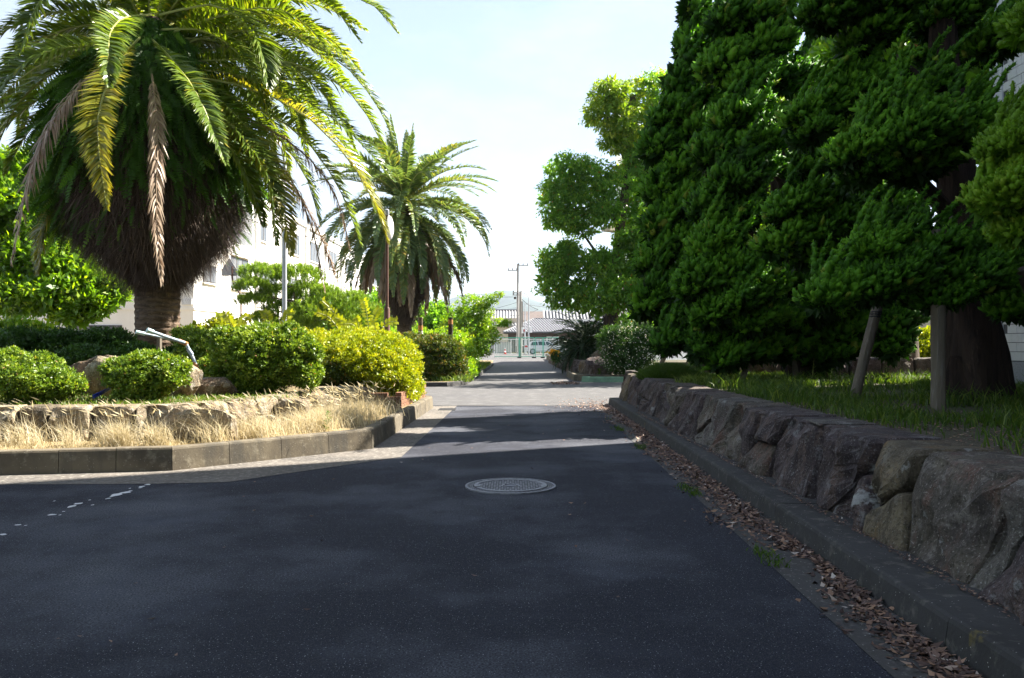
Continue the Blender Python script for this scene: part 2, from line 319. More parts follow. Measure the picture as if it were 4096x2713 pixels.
M['camphor'] = leafmat('camphor_leaves', [(0, (0.08, 0.18, 0.03)), (0.6, (0.16, 0.32, 0.045)), (0.92, (0.27, 0.40, 0.05)), (1, (0.35, 0.16, 0.05))], 0.55, 0.4, 0.4, (1.7, 1.7, 0.4))
M['camphor_top'] = leafmat('sun_tinted_camphor_leaves', [(0, (0.10, 0.20, 0.02)), (0.6, (0.20, 0.33, 0.03)), (1, (0.38, 0.42, 0.05))], 0.55, 0.4, 0.4, (1.6, 1.4, 0.3))  # yellower camphor colours, painting sunlight onto the top clumps
M['broad'] = leafmat('bright_broad_leaves', [(0, (0.07, 0.16, 0.01)), (0.6, (0.15, 0.28, 0.015)), (1, (0.32, 0.42, 0.03))], 0.5, 0.28, 0.6, (1.7, 1.6, 0.3))
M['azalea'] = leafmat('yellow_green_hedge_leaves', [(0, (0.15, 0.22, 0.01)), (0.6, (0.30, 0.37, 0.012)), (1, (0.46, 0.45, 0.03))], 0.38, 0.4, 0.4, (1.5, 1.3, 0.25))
M['azalea_dark'] = leafmat('shade_toned_hedge_leaves', [(0, (0.04, 0.075, 0.01)), (0.7, (0.085, 0.12, 0.015)), (1, (0.24, 0.13, 0.03))], 0.3, 0.5, 0.3)  # darker hedge leaf colours with the shade painted in
M['holly'] = leafmat('small_glossy_leaves', [(0, (0.06, 0.12, 0.012)), (0.6, (0.14, 0.235, 0.022)), (0.93, (0.30, 0.38, 0.06)), (1, (0.28, 0.16, 0.07))], 0.35, 0.42, 0.35, (1.5, 1.4, 0.4))
M['darkshrub'] = leafmat('dark_shrub_leaves', [(0, (0.025, 0.07, 0.012)), (1, (0.06, 0.14, 0.02))], 0.3, 0.45, 0.4)
M['pine'] = leafmat('pine_needles', [(0, (0.07, 0.15, 0.015)), (0.7, (0.18, 0.30, 0.025)), (1, (0.34, 0.44, 0.05))], 0.3, 0.5, 0.3)
M['sprout'] = leafmat('fresh_sprout_leaves', [(0, (0.30, 0.38, 0.02)), (1, (0.48, 0.50, 0.05))], 0.5, 0.35, 0.5, (1.3, 1.2, 0.3))
M['nandina'] = leafmat('light_green_leaves', [(0, (0.12, 0.25, 0.015)), (0.7, (0.24, 0.38, 0.02)), (1, (0.42, 0.46, 0.06))], 0.45, 0.3, 0.55, (1.5, 1.4, 0.3))
M['cycad'] = leafmat('sago_palm_leaflets', [(0, (0.010, 0.032, 0.012)), (0.8, (0.022, 0.058, 0.018)), (1, (0.12, 0.10, 0.02))], 0.15, 0.5, 0.25)
M['grass'] = leafmat('green_grass', [(0, (0.03, 0.07, 0.010)), (0.7, (0.07, 0.135, 0.016)), (1, (0.17, 0.22, 0.05))], 0.4, 0.5, 0.3)
M['drygrass'] = leafmat('dry_grass', [(0, (0.30, 0.24, 0.13)), (0.5, (0.46, 0.40, 0.25)), (1, (0.60, 0.55, 0.41))], 0.35, 0.6, 0.2, (1.2, 1.1, 0.9))
M['litter'] = leafmat('fallen_leaves', [(0, (0.05, 0.03, 0.025)), (0.6, (0.14, 0.085, 0.065)), (0.93, (0.32, 0.19, 0.12)), (1, (0.45, 0.40, 0.36))], 0.1, 0.6, 0.3, (1, 1, 1))
M['whiteflower'] = leafmat('small_white_petals', [(0, (0.6, 0.58, 0.55)), (1, (0.75, 0.72, 0.7))], 0.2)

# ------------------------------------------------------------------ foliage generators (numpy)
def unit(v): return v/np.maximum(np.linalg.norm(v, axis=-1, keepdims=True), 1e-9)
def rdirs(rg, n): return unit(rg.normal(size=(n, 3)))
def tri_leaves(P, D, S, L, Wd):
    """one triangle per leaf"""
    n = len(P); V = np.empty((n, 3, 3))
    V[:, 0] = P-S*Wd[:, None]; V[:, 1] = P+S*Wd[:, None]; V[:, 2] = P+D*L[:, None]
    return V.reshape(-1, 3), np.arange(n*3).reshape(n, 3)
def quad_leaves(P, D, S, L, Wd, lift=0.0):
    n = len(P); V = np.empty((n, 4, 3)); Nn = np.cross(D, S)
    V[:, 0] = P; V[:, 2] = P+D*L[:, None]
    m = P+D*(L*0.45)[:, None]+Nn*(L*lift)[:, None]
    V[:, 1] = m+S*Wd[:, None]; V[:, 3] = m-S*Wd[:, None]
    return V.reshape(-1, 3), np.arange(n*4).reshape(n, 4)

def leaf_cloud(rg, blobs, nsub, sr, nleaf, L, Wd, up=0.3, droop=0.0, inner=0.15, flat=0.7, subdirs=None):
    """blobs (c,r) ellipsoids -> leaves on knobbly sub-clumps; returns V,F,tint"""
    Vs = []; Ts = []
    for (c, r, wgt) in blobs:
        c = np.array(c, float); r = np.array(r, float); n = max(3, int(nsub*wgt))
        d = rdirs(rg, n); rad = rg.uniform(0.62, 1.0, n)**0.7
        sc = c+d*r*rad[:, None]
        srr = sr*rg.uniform(0.6, 1.35, n)
        k = nleaf
        e = rdirs(rg, n*k).reshape(n, k, 3)
        e[..., 2] *= flat
        P = sc[:, None]+e*srr[:, None, None]*rg.uniform(0.55, 1.05, (n, k, 1))
        D = unit(e*0.25+d[:, None]*0.25+rg.normal(size=(n, k, 3))*0.6+np.array([0, 0, up-droop]))
        P = P.reshape(-1, 3); D = D.reshape(-1, 3)
        S = unit(np.cross(D, rg.normal(size=D.shape)))
        if flat < 1: # leaves face up / outwards
            Nn = unit(e.reshape(-1, 3)*0.7+np.array([0, 0, 0.7])+rg.normal(size=D.shape)*0.5); S = unit(np.cross(D, Nn))
        Ln = L*rg.uniform(0.65, 1.3, len(P)); Wn = Wd*rg.uniform(0.7, 1.25, len(P))
        tri = L < 0.07
        V, _ = tri_leaves(P, D, S, Ln*1.05, Wn*0.95) if tri else quad_leaves(P, D, S, Ln, Wn, -0.08)
        vp = 3 if tri else 4
        t = np.clip(np.repeat(rg.uniform(0.05, 0.75, n), k)+rg.normal(size=n*k)*0.16+0.1, 0, 0.93)
        rare = rg.random(n*k) < 0.012; t[rare] = 1.0
        Vs.append(V); Ts.append(np.repeat(t, vp))
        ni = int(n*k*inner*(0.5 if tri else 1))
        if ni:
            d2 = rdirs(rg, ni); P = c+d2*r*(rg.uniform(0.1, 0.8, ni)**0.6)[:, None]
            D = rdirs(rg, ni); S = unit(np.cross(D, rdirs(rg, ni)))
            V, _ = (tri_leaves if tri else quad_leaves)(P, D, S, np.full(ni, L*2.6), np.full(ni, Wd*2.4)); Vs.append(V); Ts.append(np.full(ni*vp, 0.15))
    V = np.concatenate(Vs); T = np.concatenate(Ts)
    return V, np.arange(len(V)).reshape(-1, vp), T
def cloud_obj(name, rg, blobs, mat, parent, **kw):
    V, Fq, T = leaf_cloud(rg, blobs, **kw)
    return npmesh(name, V, Fq, mat, parent, T)

_oct = None
def knob_template():
    """small closed blob: 26 verts, unit axis along +z from 0 to 1"""
    vs = [(0, 0, -0.12)]; rows = [(0.14, 0.85), (0.48, 1.0), (0.82, 0.60)]; ns = 5
    for i, (z, r) in enumerate(rows):
        for k in range(ns): a = 2*PI*(k+0.5*(i % 2))/ns; vs.append((math.cos(a)*r, math.sin(a)*r, z))
    vs.append((0, 0, 1.0)); fs = []
    for k in range(ns): fs.append((0, 1+(k+1) % ns, 1+k))
    for i in range(len(rows)-1):
        for k in range(ns):
            a, b_, c_, d_ = 1+i*ns+k, 1+i*ns+(k+1) % ns, 1+(i+1)*ns+(k+1) % ns, 1+(i+1)*ns+k
            fs += [(a, b_, c_), (a, c_, d_)]
    q0 = 1+(len(rows)-1)*ns
    for k in range(ns): fs.append((q0+k, q0+(k+1) % ns, q0+ns))
    return np.array(vs), np.array(fs)
KT, KF = knob_template()
def flame_pad(rg, c, r, nfl, nleaf, s, lean=(0.34, 0.0, 0.85), spikes=8, tilt=0.28):
    c = np.array(c, float); r = np.array(r, float)
    d = rdirs(rg, nfl); fl = (d[:, 1] > 0.35) & (rg.random(nfl) < 0.75); d[fl, 1] *= -1
    lump = 1+0.16*np.sin(d[:, 0]*5+c[0]*7)*np.cos(d[:, 2]*4+c[2]*5)+0.08*np.sin(d[:, 0]*13+c[1])*np.sin(d[:, 2]*11)
    base = c+d*r*(lump*rg.uniform(0.80, 0.98, nfl))[:, None]; base[:, 2] += tilt*d[:, 0]*r[0]
    ax = unit(d*np.array([0.9, 0.9, 0.5])+np.array(lean)*rg.uniform(0.6, 1.2, nfl)[:, None]+rg.normal(size=(nfl, 3))*0.15)
    L = s*rg.uniform(0.08, 0.17, nfl); R = s*rg.uniform(0.028, 0.052, nfl)
    # long curling spires built from chains of knobs
    if spikes:
        top = np.argsort(-(d[:, 2]-0.25*d[:, 0]+rg.normal(size=nfl)*0.3))[:spikes]; B2 = []; A2 = []; L2 = []; R2 = []; D2_ = []
        for i in top:
            a0 = unit(ax[i]*0.5+np.array([0.15, 0, 0.9])); p = base[i].copy(); m = rg.integers(5, 11); rr = s*rg.uniform(0.05, 0.075)
            for j in range(m):
                a0 = unit(a0+np.array([0.10, 0, 0.05])+rg.normal(size=3)*0.12); B2.append(p.copy()); A2.append(a0); L2.append(s*0.15*(1-0.05*j)); R2.append(rr*(1-0.72*j/m)); D2_.append(d[i]); p = p+a0*s*0.085
        base = np.vstack([base, B2]); ax = np.vstack([ax, A2]); L = np.concatenate([L, L2]); R = np.concatenate([R, R2]); d = np.vstack([d, D2_])
    n = len(base); a = unit(np.cross(ax, np.array([0.3, 1.0, 0.2])+rg.normal(size=(n, 3))*0.2)); b = np.cross(ax, a)
    # solid knobs
    nk = len(KT); K = KT[None]*(1+rg.normal(size=(n, nk, 1))*0.20)
    V1 = base[:, None]+ax[:, None]*(K[..., 2]*L[:, None])[..., None]+a[:, None]*(K[..., 0]*R[:, None])[..., None]+b[:, None]*(K[..., 1]*R[:, None])[..., None]
    F1 = (KF[None]+(np.arange(n)*nk)[:, None, None]).reshape(-1, 3)
    tb = rg.uniform(0.12, 0.48, n)+rg.uniform(-0.10, 0.16); dead = rg.random(n) < 0.012; tb = np.where(dead, 1.0, tb)
    T1 = (tb[:, None]+(KT[:, 2][None]-0.35)*0.38+rg.normal(size=(n, nk))*0.10).ravel()
    # leaf fringe
    k = nleaf; t = rg.random((n, k)); ph = rg.uniform(0, 2*PI, (n, k))
    e = a[:, None]*np.cos(ph)[..., None]+b[:, None]*np.sin(ph)[..., None]
    prof = np.interp(t, [0, 0.38, 0.68, 0.9, 1], [0.7, 0.98, 0.75, 0.35, 0.05])
    P = base[:, None]+ax[:, None]*(L[:, None]*t)[..., None]+e*(R[:, None]*prof)[..., None]
    D = unit(e*0.75+ax[:, None]*0.75+rg.normal(size=(n, k, 3))*0.3)
    P = P.reshape(-1, 3); D = D.reshape(-1, 3); S = unit(np.cross(D, e.reshape(-1, 3)+rg.normal(size=D.shape)*0.5))
    V2, _ = tri_leaves(P, D, S, s*rg.uniform(0.022, 0.050, len(P)), s*rg.uniform(0.006, 0.012, len(P)))
    T2 = np.repeat(np.clip(np.repeat(tb, k)+0.08+(t.ravel()-0.3)*0.4+rg.normal(size=n*k)*0.08, 0, 0.97), 3)
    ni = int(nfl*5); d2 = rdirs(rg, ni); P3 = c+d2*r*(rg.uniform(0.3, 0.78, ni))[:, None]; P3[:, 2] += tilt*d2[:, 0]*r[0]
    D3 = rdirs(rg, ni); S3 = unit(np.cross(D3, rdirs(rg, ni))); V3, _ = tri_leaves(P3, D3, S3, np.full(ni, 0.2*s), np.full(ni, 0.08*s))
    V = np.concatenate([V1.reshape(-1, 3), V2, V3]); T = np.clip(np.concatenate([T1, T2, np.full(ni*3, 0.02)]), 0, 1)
    o1 = n*nk; F2 = o1+np.arange(len(V2)+len(V3)).reshape(-1, 3)
    return V, np.concatenate([F1, F2]), T

def spline(pts, n):
    P = np.array(pts, float); m = len(P)
    if m == 2: t = np.linspace(0, 1, n)[:, None]; return P[0]*(1-t)+P[1]*t
    E = np.vstack([2*P[0]-P[1], P, 2*P[-1]-P[-2]]); out = []
    u = np.linspace(0, m-1-1e-6, n)
    for x in u:
        i = int(x); t = x-i; p0, p1, p2, p3 = E[i], E[i+1], E[i+2], E[i+3]
        out.append(0.5*((2*p1)+(-p0+p2)*t+(2*p0-5*p1+4*p2-p3)*t*t+(-p0+3*p1-3*p2+p3)*t**3))
    return np.array(out)

def frond(parent, rg, pts, npair, LL, LW, mat, ribmat, out, droop=0.15, vee=0.35, start=0.12, dead=False, tintb=0.35, name='frond', ribr=0.022, label=None, tintspread=0.2):
    n = npair
    C = spline(pts, n+6)
    T = unit(np.gradient(C, axis=0)); ref = np.array([out[0]*0.8, out[1]*0.8, 0.6])
    N = unit(ref-(T*ref).sum(1, keepdims=True)*T); S = np.cross(T, N)
    tw = rg.uniform(-0.35, 0.35); S2 = S*math.cos(tw)+N*math.sin(tw); N = N*math.cos(tw)-S*math.sin(tw); S = S2
    idx = np.linspace(int(start*(n+5)), n+4, n).astype(int); tt = np.linspace(start, 1, n)
    Vs = []; Ts = []; Fs = []; off = 0
    prof = np.clip(np.sin(PI*np.clip((tt-start*0.8)/(1-start*0.8), 0, 1)**0.62)*0.85+0.30*(tt), 0.18, 1.0)
    prof *= np.where(tt > 0.9, 1-(tt-0.9)*4.5, 1)
    for sd in (-1, 1):
        B = C[idx]+T[idx]*rg.uniform(-0.02, 0.02, (n, 1))
        ang = np.radians(74-36*tt)+rg.normal(size=n)*0.09
        v = vee+rg.normal(size=n)*0.16
        if dead: ang = np.radians(25+10*rg.random(n)); v = rg.normal(size=n)*0.3
        D = unit(T[idx]*np.cos(ang)[:, None]+sd*S[idx]*np.sin(ang)[:, None]+N[idx]*(v)[:, None])
        L = LL*prof*rg.uniform(0.88, 1.1, n)
        Wv = unit(np.cross(D, N[idx]+rg.normal(size=(n, 3))*0.25))*LW*rg.uniform(0.8, 1.2, (n, 1))
        g = np.array([0, 0, -1.0])
        mid = B+D*(L*0.5)[:, None]+g*(droop*L*0.18)[:, None]
        tip = B+D*L[:, None]+g*(droop*L*(0.9+0.5*rg.random(n)))[:, None]
        V = np.stack([B-Wv*0.5, B+Wv*0.5, mid-Wv, mid+Wv, tip], 1).reshape(-1, 3)
        b = off+np.arange(n)*5
        Fs.append(np.stack([np.stack([b, b+1, b+3], 1), np.stack([b, b+3, b+2], 1), np.stack([b+2, b+3, b+4], 1)], 1).reshape(-1, 3))
        off += n*5; Vs.append(V)
        t0 = np.clip(tintb+rg.normal(size=n)*tintspread*0.5, 0, 1); tp = np.clip(t0+0.25*rg.random(n)+0.05, 0, 1)
        Ts.append(np.stack([t0, t0, t0, t0, tp], 1).ravel())
    fo = npmesh(name, np.concatenate(Vs), np.concatenate(Fs), mat, parent, np.concatenate(Ts))
    if label: fo['label'] = label
    m = MB(); st = max(1, len(C)//9); cp = C[::st]; m.tube([tuple(p) for p in cp], list(np.linspace(ribr, ribr*0.25, len(cp))), 5)
    m.build('rib', ribmat, fo, smooth=True)
    return fo

def arch_pts(C, az, el, L, bend, n=7):
    p = np.array(C, float); pts = [p.copy()]; st = L/(n-1)
    for i in range(n-1):
        a = el-bend*((i+0.5)/(n-1))**1.3
        d = np.array([math.cos(az)*math.cos(a), math.sin(az)*math.cos(a), math.sin(a)]); p = p+d*st; pts.append(p.copy())
    return pts

# ================================================================== SETTING
def sheet(name, xs, ys, zf, mat, kind='structure'):
    V = []; Fq = []
    for y in ys:
        for x in xs: V.append((x, y, zf(x, y)))
    nx = len(xs)
    for j in range(len(ys)-1):
        for i in range(nx-1): Fq.append((j*nx+i, j*nx+i+1, (j+1)*nx+i+1, (j+1)*nx+i))
    o = npmesh(name, np.array(V), np.array(Fq), mat); tag(o, kind=kind); return o
sheet('ground', [-5500, -300, -60, 0, 60, 300, 5500], [-300, -30, 0, 45, 60, 75, 90.7, 200, 5500], lambda x, y: gz(y)-0.006, M['ground'])
sheet('asphalt_road', [-60, -20, 0, 20, 60], [-25, 0, 20, 45, 60, 75, 90.7, 97], lambda x, y: gz(y), M['asphalt'])

o_ = sheet('old_road', [-60, -20, 0, 20, 60], [17.55, 30, 45, 60, 75, 90.7, 97], lambda x, y: gz(y)+0.008, M['asphalt_old'])
KL = [(-12, 8.0), (-5.1, 8.2), (-3.5, 8.5), (-1.74, 10.3), (-1.62, 17.0), (-1.95, 17.8), (-3.2, 18.2), (-14, 18.4)]   # left kerb outer foot
AP = [(-12, 7.45), (-4.75, 7.66), (-3.36, 7.7), (-2.69, 7.8), (-1.28, 9.55), (-1.17, 17.6)]
def strip(name, A, B, z, mat, kind='structure'):
    V = [(x, y, z) for x, y in A]+[(x, y, z) for x, y in B]; n = len(A)
    o = npmesh(name, np.array(V), np.array([(i, i+1, n+i+1, n+i) for i in range(n-1)]), mat); tag(o, kind=kind); return o
strip('concrete_apron', AP, [(-12, 8.1), (-5.1, 8.3), (-3.5, 8.6), (-1.9, 9.6+0.8), (-1.72, 10.4), (-1.7, 17.2)][:4]+[(-1.8, 10.4), (-1.7, 17.4)], 0.004, M['apron'])
strip('gutter', [(1.46, -6), (1.49, 3.4), (1.55, 6.1), (1.57, 7.5), (1.62, 11), (1.80, 17.5)], [(1.9, -6), (1.9, 3.4), (1.96, 6.1), (2.0, 7.5), (2.06, 11), (2.2, 18.1)], 0.004, M['gutter'])

# kerbs: separate stones along a path
def offset_path(P, w):
    P = [Vector((p[0], p[1])) for p in P]; out = []
    for i in range(len(P)):
        a = (P[i]-P[i-1]).normalized() if i else (P[1]-P[0]).normalized()
        b = (P[i+1]-P[i]).normalized() if i < len(P)-1 else a
        n = Vector((-(a+b).y, (a+b).x)).normalized(); k = 1/max(0.5, n.dot(Vector((-a.y, a.x)))); out.append(P[i]+n*w*k)
    return out
def kerb(name, P, w, h, mat, label, seg=0.6, side=1, rnd=0.025, group=None, batter=0.02):
    t = thing(name, (P[0][0], P[0][1], 0), label, 'kerb', group)
    P2 = [Vector((p[0], p[1])) for p in P]
    # resample corner points + joints
    inner = offset_path(P, w*side)
    for i in range(len(P2)-1):
        A, B = P2[i], P2[i+1]; a, b = inner[i], inner[i+1]; Ls = (B-A).length; n = max(1, round(Ls/seg))
        for k in range(n):
            t0, t1 = k/n, (k+1)/n; g = 0.003/Ls
            e0, e1 = t0+(g if k or i else 0), t1-(g if k < n-1 or i < len(P2)-2 else 0)
            oA, oB = A.lerp(B, e0), A.lerp(B, e1); iA, iB = a.lerp(b, e0), a.lerp(b, e1)
            dz = random.uniform(-0.004, 0.004); zb = gz(A.y)-0.02
            m = MB()
            def row(o, q):
                v = q-o; u = v.normalized()
                return [(o, zb), (o+u*batter, zb+0.02+h-rnd+dz), (o+u*(batter+rnd*0.35), zb+0.02+h-rnd*0.3+dz), (o+u*(batter+rnd), zb+0.02+h+dz), (q-u*rnd, zb+0.02+h+dz), (q, zb+0.02+h-rnd+dz), (q, zb)]
            r0, r1 = row(oA, iA), row(oB, iB)
            vs = [(p.x, p.y, z) for p, z in r0]+[(p.x, p.y, z) for p, z in r1]; q = len(r0)
            m.add(vs, [(j, (j+1) % q, q+(j+1) % q, q+j) for j in range(q)]+[tuple(range(q)), tuple(reversed(range(q, 2*q)))])
            m.build('kerb_stone', mat, t)
    return t
kerb('kerb', KL, 0.17, 0.245, M['kerb'], 'sand brown concrete kerb curving round the bed of the big palm', seg=0.62)
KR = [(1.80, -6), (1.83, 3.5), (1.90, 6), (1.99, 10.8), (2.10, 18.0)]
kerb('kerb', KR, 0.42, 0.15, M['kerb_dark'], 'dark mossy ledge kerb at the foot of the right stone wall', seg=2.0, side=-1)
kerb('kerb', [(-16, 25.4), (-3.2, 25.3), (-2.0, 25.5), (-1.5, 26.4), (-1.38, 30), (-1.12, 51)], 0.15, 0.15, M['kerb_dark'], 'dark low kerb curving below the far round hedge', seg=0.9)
kerb('kerb', [(8.5, 28.55), (2.7, 28.5), (2.42, 28.75)][::-1], 0.14, 0.2, M['kerb_green'], 'pale green painted kerb across from the end of the stone wall', seg=0.9, side=1)
kerb('kerb', [(2.2, 33.5), (2.22, 29.6), (2.6, 29.25), (8.5, 29.3)], 0.15, 0.24, M['kerb'], 'bare brown kerb just behind the green painted kerb', seg=0.9, side=1)

def bed(name, poly, z0, z1, mat, mound=0.0):
    m = MB(); m.prism(poly, z0, z1); o = m.build(name, mat); tag(o, kind='structure'); return o
inner = [(p.x, p.y) for p in offset_path(KL, 0.12)]
bed('soil_bed', inner, -0.05, 0.212, M['soil'])
LW = [(-12, 9.2), (-5.8, 9.3), (-3.9, 9.45), (-3.2, 10.9), (-2.78, 13.0), (-2.9, 14.0)]      # front foot of low rock wall
LWi = [(p.x, p.y) for p in offset_path(LW, 0.16)]
bed('raised_soil_bed', LWi+[(-2.75, 14.3), (-2.0, 16.9), (-2.6, 17.7), (-12, 17.9)], 0.1, 0.575, M['soil_bed2'])
RW = [(2.16, -6), (2.17, 4), (2.17, 8), (2.2, 11), (2.26, 15), (2.30, 18.0), (2.75, 18.45), (4.5, 18.6), (9, 18.8)]
RWi = [(p.x, p.y) for p in offset_path(RW, -0.36)]
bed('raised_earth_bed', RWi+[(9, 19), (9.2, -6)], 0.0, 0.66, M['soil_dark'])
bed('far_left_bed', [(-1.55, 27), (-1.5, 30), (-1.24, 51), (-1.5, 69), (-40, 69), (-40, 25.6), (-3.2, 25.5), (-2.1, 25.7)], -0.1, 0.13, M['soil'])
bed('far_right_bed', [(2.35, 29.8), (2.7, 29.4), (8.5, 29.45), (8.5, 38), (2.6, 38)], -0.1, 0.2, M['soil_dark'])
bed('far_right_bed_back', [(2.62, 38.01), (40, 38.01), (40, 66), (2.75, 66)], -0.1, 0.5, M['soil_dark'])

# ------------------------------------------------------------------ stones
def clip(poly, a, b, c):   # keep a*x+b*y<=c
    out = []; n = len(poly)
    for i in range(n):
        p, q = poly[i], poly[(i+1) % n]; dp = a*p[0]+b*p[1]-c; dq = a*q[0]+b*q[1]-c
        if dp <= 0: out.append(p)
        if dp*dq < 0: t = dp/(dp-dq); out.append((p[0]+(q[0]-p[0])*t, p[1]+(q[1]-p[1])*t))
    return out
def power_cells(seeds, box):
    res = []
    for i, (x, y, w) in enumerate(seeds):
        poly = [(box[0], box[2]), (box[1], box[2]), (box[1], box[3]), (box[0], box[3])]
        for j, (x2, y2, w2) in enumerate(seeds):
            if i == j or abs(x2-x) > 2.2: continue
            a, b = 2*(x2-x), 2*(y2-y); c = (x2*x2+y2*y2-w2*w2)-(x*x+y*y-w*w)
            poly = clip(poly, a, b, c)
            if len(poly) < 3: break
        res.append(poly if len(poly) >= 3 else None)
    return res
def path_eval(P):
    P = [Vector((p[0], p[1])) for p in P]; cum = [0]
    for i in range(len(P)-1): cum.append(cum[-1]+(P[i+1]-P[i]).length)
    def f(s):
        for i in range(len(P)-1):
            if s <= cum[i+1] or i == len(P)-2:
                t = (s-cum[i])/(cum[i+1]-cum[i]); d = (P[i+1]-P[i]).normalized(); return P[i].lerp(P[i+1], t), d
    return f, cum[-1]
def stone_wall(t, P, side, cells, lean, depth, mats, z0, bulge, seed, res=5, z1=0.7, gap=0.009, toprnd=0.03):
    """side=+1: outward normal is to the right of path direction"""
    f, Ltot = path_eval(P); rs = random.Random(seed)
    for ci, poly in enumerate(cells):
        if poly is None: continue
        cx = sum(p[0] for p in poly)/len(poly); cy = sum(p[1] for p in poly)/len(poly)
        area = 0.5*abs(sum(poly[i][0]*poly[(i+1) % len(poly)][1]-poly[(i+1) % len(poly)][0]*poly[i][1] for i in range(len(poly))))
        size = math.sqrt(area)
        if size < 0.05: continue
        pts = []
        n = len(poly)
        for i in range(n):
            p, q = Vector(poly[i]), Vector(poly[(i+1) % n]); ln = (q-p).length
            k = max(1, min(8, int(ln/(size*0.28))))
            for j in range(k):
                tt = j/k
                if j == 0:
                    o = Vector(poly[i-1]); cr = min(0.16, 0.04/max(ln, 0.01)); pts.append(p.lerp(q, cr*0.9) if True else p)
                else: pts.append(p.lerp(q, tt))
            pts.append(q.lerp(p, min(0.16, 0.04/max(ln, 0.01))))
        cen = Vector((cx, cy)); N_ = len(pts); off = rs.uniform(0, 50)
        rough = rs.uniform(0.7, 1.5); bl = bulge*rs.uniform(0.5, 1.4)*min(1.3, size/0.35); tx, ty = rs.uniform(-0.10, 0.10), rs.uniform(-0.12, 0.12)
        vs = []; fs = []
        rings = [(1.0, -depth, 0), (1.0, -0.05, 0), (0.985, -0.012, 0.25), (0.95, 0.45, 0.7), (0.84, 0.8, 1), (0.66, 0.95, 1), (0.42, 1.0, 1), (0.2, 1.0, 1)]
        def w3(u, v, dpt, ns):
            q, d = f(min(max(u, 0.001), Ltot-0.001)); nrm = Vector((d.y, -d.x))*side
            base = Vector((q.x, q.y, z0+v)) - Vector((nrm.x, nrm.y, 0))*(lean*v)
            nz = 0
            if ns:
                nz = (mnoise.noise(Vector((u*3.1+off, v*3.6, off)))*0.065+mnoise.noise(Vector((u*8+off, v*7, 3)))*0.032+abs(mnoise.noise(Vector((u*3.2, v*2.0+off, off*2))))*-0.11)*rough*ns*min(1.2, size/0.35)
            return base+Vector((nrm.x, nrm.y, 0))*(dpt+nz)
        for (sc, dp, ns) in rings:
            for p in pts:
                q = cen+(p-cen)*sc; g = (p-cen).normalized()*gap*(1 if sc > 0.9 else 0.3); q = q-g
                edge = mnoise.noise(Vector((p.x*9+off, p.y*9, 1)))*0.014*(1 if sc > 0.5 else 0); q = q+(p-cen).normalized()*(-abs(edge))
                dd = dp if dp < 0 else dp*bl+(q.x-cx)*tx+(q.y-cy)*ty
                if dp == -0.012: dd = -0.012
                vs.append(w3(q.x, q.y, dd, ns))
        vs.append(w3(cx, cy, bl, 1))
        R = len(rings)
        for r in range(R-1):
            for i in range(N_):
                j = (i+1) % N_; fs.append((r*N_+i, r*N_+j, (r+1)*N_+j, (r+1)*N_+i))
        for i in range(N_): fs.append(((R-1)*N_+i, (R-1)*N_+(i+1) % N_, R*N_))
        m = MB(); m.add(vs, fs); m.build('stone', mats[rs.choices(range(len(mats)), weights=[4, 3, 1.2, 1][:len(mats)])[0]], t)

# right wall: seeds in (distance along wall, height) taken from the stones the photograph shows
def RWseed(px, py, r):
    y = 2.3*F/(px-2110+0.0188*0)   # lateral 2.3 m from the vanishing line
    z = H-(py-CY)/F*y
    return (y+6-0.0, z-0.08, r)
raw = [(3875, 2040, .42), (3434, 1800, .34), (3620, 1880, .16), (3520, 2070, .19), (3690, 2160, .20), (4100, 2230, .14), (3226, 1846, .36), (3137, 1677, .27), (3230, 1668, .10),
       (3061, 1641, .18), (3137, 1785, .12), (3003, 1790, .36), (3020, 1612, .12), (2931, 1610, .26), (2890, 1650, .22), (2900, 1735, .16), (2829, 1712, .24), (2788, 1640, .18),
       (2770, 1565, .22), (2712, 1568, .26), (2708, 1668, .34), (2641, 1547, .32), (2670, 1620, .22), (2600, 1545, .3), (2640, 1640, .26), (2571, 1510, .3), (2590, 1600, .3), (2545, 1580, .32),
       (2520, 1510, .4), (2500, 1570, .3), (2470, 1500, .35), (2478, 1570, .35)]
seeds = [RWseed(*r) for r in raw]
for y in (-5.6, -4.9, -4.1, -3.3, -2.6, -1.8, -1.0, -0.3, 0.5, 1.2, 1.9, 2.6, 3.2):
    seeds.append((y+6, random.uniform(0.35, 0.5), 0.35)); seeds.append((y+6+0.35, random.uniform(0.1, 0.2), 0.25))
for s in np.arange(24.3, 31.5, 0.42): seeds.append((s, random.uniform(.1, .5), .3))
cells = power_cells(seeds, (0, 31.4, 0.0, 0.60))
rw = thing('stone_wall', (2.3, 6, 0.1), 'long retaining wall of big dark rough stones under the junipers on the right', 'stone wall')
stone_wall(rw, RW, -1, cells, 0.34, 0.42, [M['stoneA'], M['stoneC'], M['stoneB'], M['stoneD']], 0.10, 0.035, 3)
# left low wall
rs = random.Random(5); seeds = []
s = 0.0
while s < 13.0:
    w = rs.uniform(0.32, 0.62)
    if rs.random() < 0.5: seeds.append((s+w/2, 0.2, 0.3))
    else: seeds.append((s+w/2, 0.28, 0.25)); seeds.append((s+w/2+0.12, 0.06, 0.2))
    s += w
lw = thing('stone_wall', (-3.9, 9.45, 0.2), 'low sunlit wall of tan stones edging the palm bed behind dry grass', 'stone wall')
stone_wall(lw, LW, 1, power_cells(seeds, (0, 13.0, 0.0, 0.41)), 0.22, 0.30, [M['rockL'], M['rockL2'], M['stoneB']], 0.2, 0.05, 9)
